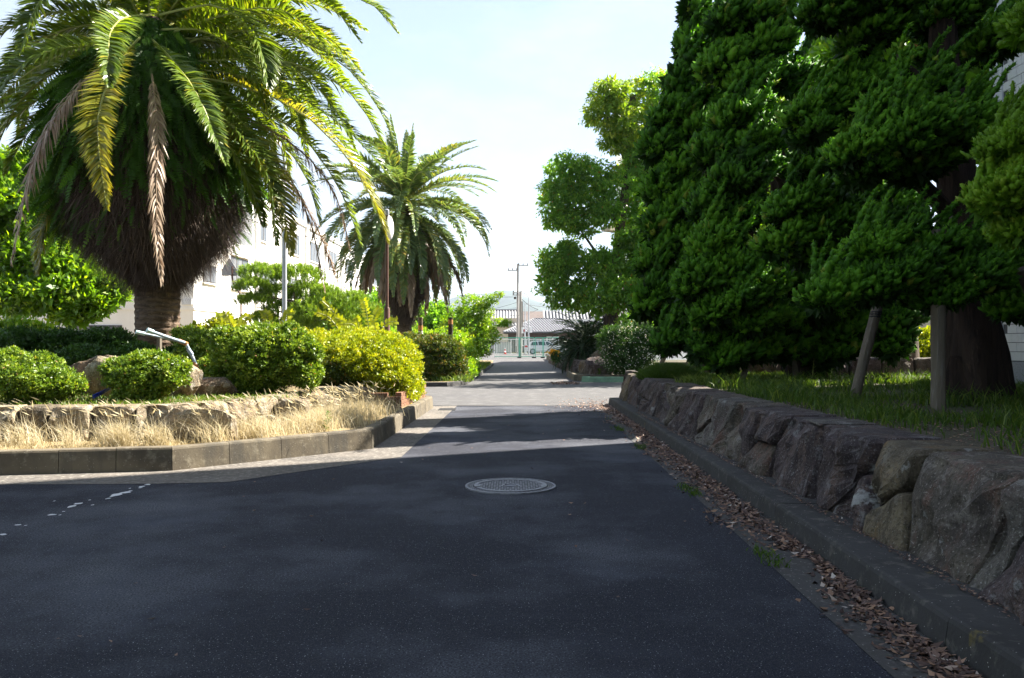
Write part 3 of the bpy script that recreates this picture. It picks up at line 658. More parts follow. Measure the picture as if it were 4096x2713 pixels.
# far right wall
f2 = [(3.0, 30.4), (2.72, 31.5), (2.6, 35), (2.62, 57)][::-1]
seeds = []; s = 0; rs = random.Random(15)
while s < 26.5: w = rs.uniform(0.55, 0.95); seeds.append((s+w/2, 0.35, 0.3)); s += w
frw = thing('stone_wall', (2.6, 40, 0), 'distant row of upright brown stones beside the lane below the sago palms', 'stone wall')
stone_wall(frw, f2, 1, power_cells(seeds, (0, 26.6, 0, 0.7)), 0.1, 0.4, [M['stoneA'], M['stoneC'], M['stoneB']], 0.0, 0.09, 21)
# rear edging of the right bed
seeds = []; s = 0; rs = random.Random(25)
while s < 4.6: w = rs.uniform(0.5, 0.8); seeds.append((s+w/2, 0.2, 0.3)); s += w
bw = thing('stone_wall', (6.5, 17.3, 0.6), 'low rock edging in deep shade behind the juniper trunks', 'stone wall')
stone_wall(bw, [(4.3, 17.4), (9, 17.2)], 1, power_cells(seeds, (0, 4.7, 0, 0.42)), 0.1, 0.4, [M['stoneA'], M['stoneC']], 0.62, 0.05, 23)

def rock(name, c, r, mat, label, seed, cut=0.55, parent=None, cat='rock', group=None):
    """boulder: noisy superellipsoid with planar facets"""
    rs = random.Random(seed); planes = [(Vector(rdir(rs)), rs.uniform(0.62, 0.92)) for _ in range(9)]
    vs = []; fs = []; nu, nv = 22, 13
    for i in range(nv+1):
        th = PI*i/nv
        for j in range(nu):
            ph = 2*PI*j/nu; d = Vector((math.sin(th)*math.cos(ph), math.sin(th)*math.sin(ph), math.cos(th)))
            q = Vector([math.copysign(abs(x)**cut, x) for x in d]); q *= 1/max(1, 0.98*q.length**0.4)
            for n, dist in planes:
                k = q.dot(n)
                if k > dist: q -= n*(k-dist)*0.85
            q *= 1+0.10*mnoise.noise(q*2.2+Vector((seed, 0, 0)))+0.04*mnoise.noise(q*6)
            vs.append((c[0]+q.x*r[0], c[1]+q.y*r[1], c[2]+q.z*r[2]))
    for i in range(nv):
        for j in range(nu):
            k = (j+1) % nu; fs.append((i*nu+j, (i+1)*nu+j, (i+1)*nu+k, i*nu+k))
    m = MB(); m.add(vs, fs); o = m.build(name, mat, parent)
    if label: tag(o, label, cat, group)
    return o
def rdir(rs):
    v = Vector((rs.gauss(0, 1), rs.gauss(0, 1), rs.gauss(0, 1))); return v.normalized()
rock('rock', (-3.55, 9.38, 0.34), (0.42, 0.20, 0.27), M['rockL'], 'wide flat topped pale rock in front of the low wall among dry grass', 1)
rock('rock', (-2.62, 13.25, 0.40), (0.36, 0.30, 0.24), M['rockL'], 'square sunlit block at the right end of the low wall by the yellow hedge', 2)
rock('rock', (-2.95, 11.15, 0.36), (0.24, 0.26, 0.22), M['rockL'], 'tan rounded rock in the low wall below the ball shaped shrub', 3)
rock('rock', (-3.15, 10.35, 0.26), (0.26, 0.2, 0.16), M['rockL'], 'small half buried pale rock in straw at the wall foot', 4)
rock('rock', (-2.72, 12.2, 0.40), (0.22, 0.3, 0.19), M['rockL'], 'narrow tan stone slab between the block and the wall corner', 14)
rock('rock', (-6.35, 9.55, 0.42), (0.32, 0.3, 0.36), M['rockL2'], 'upright brown rock at the left edge of the low wall', 5)
rock('rock', (-5.55, 11.3, 0.82), (0.25, 0.25, 0.33), M['rockL'], 'pointed tan rock between the two small round shrubs', 6)
rock('rock', (-4.35, 11.9, 0.66), (0.45, 0.3, 0.18), M['rockL2'], 'long brown rock under the broken pipe with a ledge on top', 7)
rock('rock', (-4.55, 11.5, 0.80), (0.25, 0.2, 0.32), M['rockL'], 'sunlit rock at the foot of the grey pipe', 8)
rock('rock', (-6.1, 12.1, 0.85), (0.5, 0.3, 0.3), M['rockL2'], 'dark rock half hidden behind the leftmost round shrub', 9)
rock('boulder', (3.35, 30.9, 0.42), (0.66, 0.5, 0.44), M['stoneC'], 'large rounded purple brown boulder behind the green kerb', 10, cat='boulder')
rock('boulder', (3.75, 32.0, 0.80), (0.78, 0.5, 0.50), M['stoneB'], 'squared brown boulder on top behind the rounded one', 11, cat='boulder')
rock('boulder', (3.80, 32.6, 1.28), (0.4, 0.4, 0.14), M['stoneB'], 'flat stone slab lying on the squared boulder by the dark posts', 12, cat='boulder')
rock('boulder', (4.75, 31.6, 0.6), (0.5, 0.4, 0.55), M['stoneA'], 'mossy boulder beside the shrub with tiny white flowers', 13, cat='boulder')
rock('rock', (2.62, 17.9, 0.70), (0.16, 0.22, 0.05), M['stoneD'], 'thin pale stone lying on the far end of the right wall', 15)

# brick planter
bp = thing('brick_planter', (-2.4, 14.2, 0.2), 'low orange brick planter edge under the yellow green hedge', 'planter')
bm_ = bpy.data.meshes.new('brick')
q = MB(); q.box((0, 0, 0), (0.215, 0.1, 0.06), bev=0.004); bm_.from_pydata([tuple(v) for v in q.v], [], q.f); bm_.materials.append(M['brick'])
def brick_run(A, B):
    A, B = Vector(A), Vector(B); d = (B-A); L = d.length; d.normalize(); rz = math.atan2(d.y, d.x)
    for c in range(4):
        s = 0.11+(0.11 if c % 2 else 0)
        while s < L-0.08:
            p = A+d*s; o = bpy.data.objects.new('brick', bm_); col.objects.link(o); o.parent = bp
            o.location = (p.x+2.4+random.uniform(-.003, .003), p.y-14.2+random.uniform(-.003, .003), 0.04+c*0.068+0.005); o.rotation_euler = (0, 0, rz+random.uniform(-.01, .01)); s += 0.225
brick_run((-2.9, 14.12), (-2.0, 14.12)); brick_run((-1.96, 14.1), (-1.83, 17.2))

# ------------------------------------------------------------------ school building, left
XB = -17.0
def xb(y): return XB+0.0188*y
ang = math.atan(0.0188)
sb = thing('school_building', (-17, 46, 0), 'white three storey school building with sunlit side behind the palms', 'building')
def prism_b(name, x0, x1, y0, y1, z0, z1, mat, parent=sb):
    m = MB(); m.prism([(xb(y0)+x0, y0), (xb(y0)+x1, y0), (xb(y1)+x1, y1), (xb(y1)+x0, y1)], z0, z1); return m.build(name, mat, parent)
w1 = prism_b('lower_block', -18, 0, 42, 51, 0, 6.95, M['white_wall'])
w2 = prism_b('upper_block', -18, 0.002, 51.002, 118, 0, 10.3, M['white_wall'])
prism_b('parapet', -18.05, 0.14, 41.9, 51.1, 6.62, 7.2, M['white_wall'])
prism_b('roof_edge', -18.05, 0.14, 50.9, 118.2, 10.3, 10.62, M['white_wall'])
prism_b('ledge', -18.02, 0.06, 41.94, 50.99, 3.08, 3.2, M['white_wall'])
for y in (46.3, 51.4, 57, 63, 69, 75): prism_b('pilaster', 0, 0.22, y, y+0.35, 0, 10.29 if y > 51 else 6.61, M['white_wall'])
def window(y0, y1, z0, z1, n=2):
    f = prism_b('window', -0.1, 0.035, y0, y1, z0, z1, M['grey_frame'])
    k = (y1-y0)/n
    for i in range(n):
        prism_b('pane', -0.05, 0.045, y0+i*k+0.06, y0+(i+1)*k-0.06, z0+0.07, z1-0.07, M['glass'], f)
    prism_b('sill', -0.05, 0.12, y0-0.05, y1+0.05, z0-0.08, z0-0.002, M['white_wall'], f)
for a in [(43.2, 45.0, 4.6, 5.55), (47.1, 50.1, 4.55, 6.4, 3), (43.9, 45.4, 1.4, 2.7), (47.2, 50, 1.2, 2.7, 3), (52.3, 53.7, 7.95, 9.0), (52.3, 56, 4.6, 6.3, 3), (52.3, 56, 1.2, 2.8, 3)]: window(*a)
for y in (58.5, 64.5, 70.5, 77, 84, 91, 98):
    for z in (1.3, 4.6, 7.9): window(y, y+3, z, z+1.5, 3)
prism_b('window_hood', 0, 0.2, 52.0, 54.0, 9.15, 9.25, M['white_wall']); prism_b('window_hood', 0, 0.2, 46.9, 50.3, 6.45, 6.55, M['white_wall'])
f = MB(); f.box((-21.0, 41.97, 1.75), (2.3, 0.1, 1.1)); fw = f.build('window', M['grey_frame'], sb)
for i in range(3): q = MB(); q.box((-21.75+i*0.75, 41.90, 1.75), (0.66, 0.06, 0.96)); q.build('pane', M['glass'], fw)
q = MB(); q.tube([(-18.6, 41.85, 0), (-18.6, 41.85, 6.6)], 0.05, 8); q.build('drainpipe', M['white_wall'], sb)
q = MB(); q.tube([(xb(45.9)+0.1, 45.9, 0), (xb(45.9)+0.1, 45.9, 6.6)], 0.06, 8); q.build('drainpipe', M['white_wall'], sb)
q = MB()
q.tube([(xb(46.5)+0.05, 46.5, 8.1), (xb(50.8)+0.05, 50.8, 8.1)], 0.03, 6)
for y in np.arange(46.6, 50.9, 0.22): q.tube([(xb(y)+0.05, y, 7.2), (xb(y)+0.05, y, 8.1)], 0.018, 4, cap=False)
q.build('railing', M['steel'], sb)
q = MB(); q.box((xb(53.5)-6, 53.5, 11.0), (3.5, 4, 1.0)); q.build('roof_box', M['white_wall'], sb)
q = MB(); q.tube([(-18.62, 41.8, 3.3), (-18.55, 41.8, 3.0), (-18.7, 41.8, 2.7), (-18.62, 41.8, 3.3)], 0.02, 5); q.build('cable_loop', M['black'], sb)
q = MB(); q.box((xb(44.3)-0.35, 41.95, 3.5), (0.5, 0.1, 0.3)); q.build('vent_box', M['siding'], sb)

# ------------------------------------------------------------------ near tiled building, right
rb = thing('tiled_building', (8.4, 6, 0), 'tall building faced with white oblong tiles behind the junipers at the right edge', 'building')
q = MB(); q.prism([(8.09, -14), (8.37, 14.3), (26, 14.5), (26, -14)], 0, 16.5); wal = q.build('wall', M['grout'], rb)
def fx(y): return 8.09+(y+14)*0.28/28.3
q = MB(); q.prism([(fx(-14)-0.03, -14), (fx(14.3)-0.03, 14.36), (fx(14.3)-0.004, 14.36), (fx(-14)-0.004, -14)], 0.0, 1.02); q.build('granite_base', M['granite'], rb)
q = MB(); q.prism([(fx(14.0)-0.035, 14.04), (fx(14.3)-0.035, 14.4), (fx(14.3)+0.1, 14.4), (fx(14.0)+0.1, 14.04)], 1.03, 16.4); q.build('corner_strip', M['siding'], rb)
# tiles: bigger image size first -> parts, remainder one joined part
tmesh = bpy.data.meshes.new('tile'); q = MB(); q.box((0, 0, 0), (0.02, 0.252, 0.142), bev=0.0); tmesh.from_pydata([tuple(v) for v in q.v], [], q.f); tmesh.materials.append(M['tile'])
tiles = []
for j in range(120):
    z = 1.11+j*0.152
    if z > 16.3: break
    y = 13.9-(0.13 if j % 2 else 0)
    while y > 8.0:
        px = CX+F*fx(y)/y; py = CY-F*(z-H)/y
        tiles.append(((px > 3930) and (px < 4110) and (-20 < py < 1600), y, z)); y -= 0.262
vis = [t for t in tiles if t[0]]; vis.sort(key=lambda t: t[1]); single = vis[:300]; rest = vis[300:]+[t for t in tiles if not t[0] and t[1] > 11]
for _, y, z in single:
    o = bpy.data.objects.new('tile', tmesh); col.objects.link(o); o.parent = rb; o.location = (fx(y)-0.010-8.4, y-6, z); o.rotation_euler = (0, 0, -0.0098)
q = MB()
for _, y, z in rest: q.box((fx(y)-0.010, y, z), (0.02, 0.252, 0.142), rz=-0.0098)
o = q.build('tile_field', M['tile'], rb); o['kind'] = 'stuff'

# ------------------------------------------------------------------ far right building with siding
fb = thing('siding_building', (6, 41, 0), 'pale bluish building with horizontal siding behind the camphor tree', 'building')
A, B = Vector((5.25, 41.5)), Vector((13.5, 47.5)); dn = (B-A).normalized(); nn = Vector((dn.y, -dn.x))
def fq(s, o): p = A+dn*s+nn*o; return (p.x, p.y)
q = MB(); q.prism([fq(0, 0), fq(10.2, 0), (20, 66), (8.6, 63)], 0, 10.2); q.build('wall', M['siding'], fb)
q = MB(); q.prism([fq(-0.02, 0.12), fq(0.3, 0.12), fq(0.3, 0.002), fq(-0.02, 0.002)], 0, 10.0); q.build('corner_column', M['white_wall'], fb)
q = MB(); q.prism([fq(-0.6, 0.6), fq(10.4, 0.6), (20.3, 66.5), (8.4, 63.6)], 10.2, 10.7); q.build('roof_slab', M['white_wall'], fb)
q = MB(); q.prism([fq(-1.1, 0.7), fq(1.0, 0.7), fq(1.0, 0.1), fq(-1.1, 0.1)], 6.9, 7.15); q.build('canopy', M['beige'], fb)
bmesh_b = bpy.data.meshes.new('siding_board'); q = MB(); q.box((0, 0, 0), (9.6, 0.03, 0.185)); bmesh_b.from_pydata([tuple(v) for v in q.v], [], q.f); bmesh_b.materials.append(M['siding'])
for j in range(50):
    p = fq(5.2, 0.016); o = bpy.data.objects.new('siding_board', bmesh_b); col.objects.link(o); o.parent = fb
    o.location = (p[0]-6, p[1]-41, 0.12+j*0.2); o.rotation_euler = (0.03, 0, math.atan2(dn.y, dn.x))
q = MB(); pp = fq(0.42, 0.1); q.tube([(pp[0], pp[1], 0), (pp[0], pp[1], 10)], 0.045, 8); q.build('drainpipe', M['brownpaint'], fb)
bb = thing('beige_building', (20, 50, 0), 'small beige wall with a dark window glimpsed between the juniper trunks', 'building')
q = MB(); q.box((22, 52, 3.2), (14, 8, 6.4)); q.build('wall', M['beige'], bb)
q = MB(); q.box((22.2, 47.97, 2.2), (3.0, 0.1, 1.6)); q.build('window', M['glass_dark'], bb)

# ------------------------------------------------------------------ town beyond the gate
def roof_ribs(m, x0, x1, y0, z0, y1, z1, step, r, skew=0.0):
    n = int((x1-x0)/step)
    for i in range(n+1):
        x = x0+i*step; m.tube([(x, y0, z0+r*0.4), (x+skew, y1, z1+r*0.4)], r, 5)
ha = thing('house', (-1.5, 118, 0.3), 'cream two storey house with pale ribbed roof left of the utility pole', 'house')
q = MB(); q.box((-3.0, 121, 2.6), (7.6, 8, 5.0)); q.build('wall', M['beige'], ha)
q = MB(); q.box((0.86, 121.3, 2.6), (0.1, 7, 4.9)); q.build('gable_wall', M['white_wall'], ha)
q = MB(); q.add([(-7.2, 116.4, 4.05), (1.15, 116.4, 4.05), (1.15, 121, 6.3), (-7.2, 121, 6.3), (-7.2, 125.5, 4.05), (1.15, 125.5, 4.05), (-7.2, 116.4, 3.9), (1.15, 116.4, 3.9), (1.15, 125.5, 3.9), (-7.2, 125.5, 3.9)],
    [(0, 1, 2, 3), (3, 2, 5, 4), (0, 3, 4, 9, 6), (1, 7, 8, 5, 2), (6, 7, 1, 0), (6, 9, 8, 7)]); rf = q.build('roof', M['roof_white'], ha)
q = MB(); roof_ribs(q, -7.1, 1.1, 116.38, 4.06, 121, 6.32, 0.42, 0.11); q.build('roof_rib_rows', M['roof_white'], rf)
q = MB(); q.tube([(-7.2, 121, 6.38), (1.2, 121, 6.38)], 0.16, 6); q.build('ridge', M['roof_grey'], rf)
f = MB(); f.box((0.1, 116.95, 2.7), (1.2, 0.1, 0.9)); fw = f.build('window', M['grey_frame'], ha); f = MB(); f.box((0.1, 116.88, 2.7), (1.0, 0.04, 0.7)); f.build('pane', M['glass_dark'], fw)
hb = thing('house', (3.5, 104, 0.3), 'dark walled single storey house with grey tiled hip roof behind the gate', 'house')
q = MB(); q.box((4.0, 109, 1.6), (9.0, 8, 2.7)); q.build('wall', M['darkwood'], hb)
E = [(-1.1, 104.2, 2.95), (9.4, 104.2, 2.95), (9.4, 113.8, 2.95), (-1.1, 113.8, 2.95)]; R1, R2 = (2.9, 109, 4.75), (6.4, 109, 4.75)
q = MB(); q.add(E+[R1, R2]+[(x, y, 2.8) for x, y, z in E], [(0, 1, 5, 4), (1, 2, 5), (2, 3, 4, 5), (3, 0, 4), (6, 7, 1, 0), (7, 8, 2, 1), (8, 9, 3, 2), (9, 6, 0, 3), (9, 8, 7, 6)]); rf = q.build('roof', M['roof_grey'], hb)
q = MB()   # kawara tile rows on the front slope: courses of short half tubes
for r_ in range(11):
    t0, t1 = r_/11, (r_+1)/11
    xl = -1.1+4.0*t0; xr = 9.4-3.0*t0
    n = int((xr-xl)/0.34)
    for i in range(n):
        x = xl+0.17+i*0.34+(0.17 if r_ % 2 else 0.0)
        q.add([(x-0.1, 104.2+4.8*t0, 2.97+1.8*t0+0.02), (x+0.1, 104.2+4.8*t0, 2.97+1.8*t0+0.02), (x, 104.2+4.8*t0, 2.97+1.8*t0+0.10), (x-0.1, 104.2+4.8*t1, 2.97+1.8*t1), (x+0.1, 104.2+4.8*t1, 2.97+1.8*t1), (x, 104.2+4.8*t1, 2.97+1.8*t1+0.07)], [(0, 1, 2), (0, 2, 5, 3), (1, 4, 5, 2)])
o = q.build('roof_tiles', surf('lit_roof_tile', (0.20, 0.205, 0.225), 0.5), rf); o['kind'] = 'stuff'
q = MB(); q.tube([E[0], R1, R2, E[1]], 0.13, 6); q.build('ridge', M['roof_grey'], rf)
q = MB(); q.box((4.15, 104.9, 2.86), (10.3, 1.0, 0.12)); q.build('eave_board', M['beige'], hb)
for x in (5.2, 1.3):
    f = MB(); f.box((x, 104.96, 1.75), (1.6, 0.1, 1.2)); fw = f.build('window', M['gatewhite'], hb)
    for k in (-1, 1): g = MB(); g.box((x+k*0.38, 104.88, 1.75), (0.62, 0.05, 1.0)); g.build('pane', M['glass'], fw)
hc = thing('house', (5.5, 132, 0.3), 'far house with brown tiled roof between the two nearer roofs', 'house')
q = MB(); q.box((6.0, 138, 2.8), (9, 9, 5.0)); q.build('wall', M['beige'], hc)
q = MB(); q.add([(1.0, 133, 4.7), (12, 133, 4.7), (12, 138, 6.9), (1.0, 138, 6.9), (1, 143, 4.7), (12, 143, 4.7)], [(0, 1, 2, 3), (3, 2, 5, 4), (0, 3, 4), (1, 5, 2), (0, 4, 5, 1)]); q.build('roof', M['roof_brown'], hc)
hd = thing('house', (10, 121, 0.3), 'house with white ribbed roof mostly hidden by the sago palms', 'house')
q = MB(); q.box((9.6, 125, 2.7), (9, 8, 4.8)); q.build('wall', M['white_wall'], hd)
q = MB(); q.add([(4.6, 120.5, 4.3), (14, 120.5, 4.3), (14, 125, 6.4), (4.9, 125, 6.4), (4.6, 129.5, 4.3), (14, 129.5, 4.3)], [(0, 1, 2, 3), (3, 2, 5, 4), (0, 3, 4), (1, 5, 2), (0, 4, 5, 1)]); rf = q.build('roof', M['roof_grey'], hd)
q = MB(); roof_ribs(q, 4.75, 13.9, 120.48, 4.31, 125, 6.42, 0.5, 0.14); q.build('roof_rib_rows', M['roof_white'], rf)
# more simple houses left and right so the town continues
for (x, y, w, h, rm, lb) in [(-16, 126, 9, 4.6, 'roof_grey', 'plain grey roofed house far left beyond the gate'), (-30, 118, 10, 4.2, 'roof_brown', 'plain brown roofed house farthest left behind the trees'), (22, 118, 10, 4.4, 'roof_grey', 'plain grey roofed house far right behind the camphor tree')]:
    t = thing('house', (x, y, 0.3), lb, 'house')
    q = MB(); q.box((x, y, h/2+0.3), (w, 8, h)); q.build('wall', M['beige'], t)
    q = MB(); q.add([(x-w/2-.6, y-4.6, h+.2), (x+w/2+.6, y-4.6, h+.2), (x+w/2+.6, y, h+2.2), (x-w/2-.6, y, h+2.2), (x-w/2-.6, y+4.6, h+.2), (x+w/2+.6, y+4.6, h+.2)], [(0, 1, 2, 3), (3, 2, 5, 4), (0, 3, 4), (1, 5, 2), (0, 4, 5, 1)]); q.build('roof', M[rm], t)
# block wall and white fence behind the street
t = thing('block_wall', (-3, 97, 0.3), 'long grey block wall across the street behind the gate', 'wall')
q = MB(); q.box((-3.9, 98, 0.95), (7.6, 0.2, 1.3)); q.build('wall', surf('pale_blocks', (0.34, 0.35, 0.34), 0.9), t)
for i in range(8): q = MB(); q.box((-7.5+i*1.0, 97.87, 1.63), (0.9, 0.3, 0.06)); q.build('coping', M['poleconc'], t)
t = thing('white_fence', (0.5, 92, 0.3), 'white tube fence standing behind the green mesh gate', 'fence')
q = MB(); q.tube([(-1.75, 92, 1.93), (6.5, 92, 1.93)], 0.04, 6); q.build('rail', M['gatewhite'], t)
for x in (-1.7, -0.1, 1.6, 3.2, 4.8): q = MB(); q.tube([(x, 92, 0.25), (x, 92, 1.93)], 0.035, 6); q.build('post', M['gatewhite'], t)
q = MB()
for x in np.arange(-1.6, 6.4, 0.2): q.tube([(x, 92, 0.5), (x, 92, 1.9)], 0.008, 4, cap=False)
q.build('bar_rows', M['gatewhite'], t)

# mesh gate at 70 m
g0 = gz(70)
def gate_panel(x0, x1, label, wleft=False):
    t = thing('mesh_gate', (x0, 70, g0), label, 'gate', 'green mesh gates across the lane')
    q = MB(); q.box(((x0+x1)/2, 70, g0+1.74), (x1-x0, 0.06, 0.06)); q.box(((x0+x1)/2, 70, g0+0.12), (x1-x0, 0.06, 0.05)); q.build('rail', M['gategreen'], t)
    for x, w in ((x0, 0.06), (x1, 0.11 if x0 < 0 else 0.05)): q = MB(); q.box((x, 70, g0+0.88), (w, 0.09, 1.76)); q.build('post', M['gatewhite'] if (wleft and x == x0) else M['gategreen'], t)
    q = MB()
    n = int((x1-x0)/0.1)
    for i in range(1, n): x = x0+(x1-x0)*i/n; q.box((x, 70, g0+0.92), (0.008, 0.008, 1.6))
    for k in range(15): q.box(((x0+x1)/2, 70, g0+0.18+k*0.11), (x1-x0, 0.008, 0.008))
    q.build('mesh', M['gategreen'], t)
    q = MB(); q.box((x1, 70, g0+0.05), (0.34, 0.5, 0.12)); q.build('foot_block', M['kerb_dark'], t)
gate_panel(-1.48, 0.62, 'left green mesh gate panel with a white hinge post', True)
gate_panel(0.76, 1.86, 'narrow green mesh gate panel just right of the thick double post')
gate_panel(1.98, 2.60, 'narrowest green mesh gate panel between two thin posts near the car')
gate_panel(2.68, 4.4, 'rightmost green mesh gate panel disappearing behind the sago palms')

# traffic cone
t = thing('traffic_cone', (-0.75, 88, gz(88)), 'small red and white cone behind the gate mesh', 'cone')
q = MB(); q.box((-0.75, 88, gz(88)+0.02), (0.36, 0.36, 0.04)); q.build('base', M['redplastic'], t)
for i, mm in enumerate(['redplastic', 'whiteplastic', 'redplastic', 'whiteplastic']):
    q = MB(); q.lathe((-0.75, 88, gz(88)+0.04+i*0.17), [(0.14-0.03*i, 0), (0.11-0.03*i, 0.17)], 12); q.build('band', M[mm], t)

# ------------------------------------------------------------------ car (side view, nose to the right)
cx0, cy0, cz0 = 1.35, 88.0, gz(88)
car = thing('parked_car', (cx0+2.2, cy0, cz0), 'silver white hatchback parked across the street behind the green gate', 'car')
def car_sec(prof_x, name, mat, zlo, zhi, w, tuck):
    pass
side = [(0.05, 0.42), (0.0, 0.62), (0.08, 0.86), (0.28, 0.98), (0.55, 1.30), (0.80, 1.42), (1.35, 1.47), (2.1, 1.45), (2.55, 1.36), (3.25, 1.0), (3.9, 0.88), (4.3, 0.72), (4.38, 0.5), (4.3, 0.28), (3.85, 0.26), (0.3, 0.30)]
def yw(z): return 0.84 if z < 0.9 else 0.84-(z-0.9)*0.38
q = MB(); n = len(side)
q.add([(cx0+x, cy0-yw(z), cz0+z) for x, z in side]+[(cx0+x, cy0+yw(z), cz0+z) for x, z in side], [tuple(range(n)), tuple(reversed(range(n, 2*n)))]+[(i, n+i, n+(i+1) % n, (i+1) % n) for i in range(n)])
q.build('body', M['carpaint'], car)
def glassp(pts, name='window', y=-1):
    q = MB(); v = [(cx0+x, cy0+y*(yw(z)+0.012), cz0+z) for x, z in pts]+[(cx0+x, cy0+y*(yw(z)-0.02), cz0+z) for x, z in pts]; k = len(pts)
    q.add(v, [tuple(range(k)), tuple(reversed(range(k, 2*k)))]+[(i, k+i, k+(i+1) % k, (i+1) % k) for i in range(k)]); q.build(name, M['glass_dark'], car)
glassp([(0.62, 0.98), (0.78, 1.28), (1.32, 1.36), (1.38, 0.97)]); glassp([(1.46, 0.97), (1.42, 1.36), (2.12, 1.36), (2.22, 0.96)]); glassp([(2.3, 0.96), (2.2, 1.36), (2.48, 1.3), (3.0, 0.99)])
q = MB(); q.add([(cx0+0.33, cy0-0.62, cz0+1.0), (cx0+0.33, cy0+0.62, cz0+1.0), (cx0+0.58, cy0+0.56, cz0+1.31), (cx0+0.58, cy0-0.56, cz0+1.31), (cx0+0.27, cy0-0.62, cz0+1.0), (cx0+0.27, cy0+0.62, cz0+1.0), (cx0+0.53, cy0+0.56, cz0+1.33), (cx0+0.53, cy0-0.56, cz0+1.33)], [(4, 5, 6, 7), (0, 3, 2, 1), (0, 1, 5, 4), (1, 2, 6, 5), (2, 3, 7, 6), (3, 0, 4, 7)]); q.build('rear_window', M['glass_dark'], car)
q = MB(); q.box((cx0+0.16, cy0-0.76, cz0+0.84), (0.30, 0.16, 0.2)); q.build('tail_light', M['redplastic'], car)
for wx in (0.85, 3.5):
    for s_ in (-1, 1):
        q = MB(); q.lathe((cx0+wx, cy0+s_*0.74, cz0+0.31), [(0.2, -0.1), (0.30, -0.1), (0.31, -0.05), (0.31, 0.05), (0.30, 0.11), (0.2, 0.11)], 20, 'y'); wh = q.build('wheel', M['black'], car)
        q = MB(); q.lathe((cx0+wx, cy0+s_*0.77, cz0+0.31), [(0.02, -0.1), (0.2, -0.09), (0.205, 0.05), (0.02, 0.05)], 14, 'y'); q.build('rim', M['steel'], wh)
q = MB(); q.box((cx0+2.15, cy0-0.86, cz0+0.52), (2.0, 0.03, 0.05)); q.build('side_strip', M['whiteplastic'], car)
q = MB(); q.box((cx0+2.62, cy0-0.95, cz0+1.02), (0.12, 0.16, 0.12)); q.build('mirror', M['carpaint'], car)

# ------------------------------------------------------------------ utility poles and wires
def pole(name, x, y, z0, z1, r0, r1, mat, label, cat='pole', group=None):
    t = thing(name, (x, y, z0), label, cat, group)
    q = MB(); q.tube([(x, y, z0-0.1), (x, y, z1)], [r0, r1], 12); q.build('pole', mat, t, smooth=True); return t
P1 = W(2071, 1055, 95); t = pole('utility_pole', P1[0], 95, 0.3, P1[2], 0.17, 0.11, M['poleconc'], 'tall concrete utility pole with two crossarms near its top', 'utility pole')
for (pxa, pxb, py) in ((2030, 2071, 1083), (2071, 2114, 1063), (2050, 2090, 1172), (2050, 2090, 1181)):
    a, b = W(pxa, py, 95), W(pxb, py, 94.9); q = MB(); q.box(((a[0]+b[0])/2, 94.85, a[2]), (b[0]-a[0], 0.1, 0.1)); arm = q.build('crossarm', M['poleconc'], t)
    for k in range(3):
        q = MB(); q.lathe((a[0]+(b[0]-a[0])*(0.1+0.4*k), 94.85, a[2]+0.05), [(0.03, 0), (0.07, 0.05), (0.04, 0.1), (0.07, 0.15), (0.03, 0.22)], 8); q.build('insulator', M['grey_frame'], arm)
a = W(2077, 1028, 95); q = MB(); q.tube([(a[0], 95, P1[2]-2.2), (a[0], 95, a[2])], 0.03, 6); q.build('mast', M['steel'], t)
a = W(2060, 1192, 94.6); q = MB(); q.lathe(a, [(0.02, -0.16), (0.14, -0.14), (0.14, 0.12), (0.02, 0.15)], 10); q.build('transformer', M['grey_frame'], t)
a = W(2082, 1166, 76); t2 = pole('utility_pole', a[0], 76, 0.2, a[2], 0.15, 0.12, M['poleconc'], 'shorter thick concrete pole standing right at the gate', 'utility pole')
q = MB(); q.box((a[0]+0.16, 75.8, 3.6), (0.14, 0.14, 3.4)); q.build('cable_guard', M['poleconc'], t2)
a = W(2088, 1322, 76); q = MB(); q.box((a[0]+0.05, 75.7, a[2]), (0.2, 0.1, 0.55)); q.build('notice_board', M['whiteplastic'], t2)
a = W(2094, 1323, 76); q = MB(); q.box((a[0]+0.04, 75.7, a[2]), (0.14, 0.1, 0.22)); q.build('red_sign', M['redplastic'], t2)
a = W(2100, 1214, 90); t3 = pole('steel_pole', a[0], 90, 0.3, a[2], 0.09, 0.07, M['steel'], 'plain thin steel pole between the utility pole and the street lamp', 'pole')
a = W(2115, 1215, 86); t4 = pole('street_lamp', a[0], 86, 0.3, a[2], 0.09, 0.07, M['steel'], 'street lamp with a curved arm bending left over the street', 'street lamp')
pts = [W(2115, 1215, 86), W(2114, 1190, 86), W(2107, 1178, 86), W(2096, 1173, 86), W(2086, 1172, 86)]; q = MB(); q.tube(pts, 0.05, 8); q.build('arm', M['steel'], t4, smooth=True)
a = W(2084, 1173, 86); q = MB(); q.box(a, (0.5, 0.2, 0.12)); q.build('lamp_head', M['whiteplastic'], t4)
a = W(2123, 1319, 86); q = MB(); q.box(a, (0.28, 0.25, 0.62), bev=0.04); q.build('meter_box', M['whiteplastic'], t4)
def wire(a, b, sag, label, r=0.016, n=14):
    pts = []
    for i in range(n+1):
        t = i/n; pts.append((a[0]+(b[0]-a[0])*t, a[1]+(b[1]-a[1])*t, a[2]+(b[2]-a[2])*t-sag*4*t*(1-t)))
    q = MB(); q.tube(pts, r, 5); o = q.build('overhead_wire', M['black'], smooth=True); tag(o, label, 'wire', 'overhead wires'); return o
wire(W(1700, 1160, 95), W(2055, 1188, 95), 0.3, 'wire running left from the tall utility pole below its arms', 0.022)
wire(W(1600, 1250, 95), W(2068, 1210, 95), 0.8, 'sagging lower wire left of the tall utility pole')
wire(W(2080, 1190, 90), W(2152, 1238, 100), 0.2, 'short thick cable slanting down to the far brown roof', 0.03)
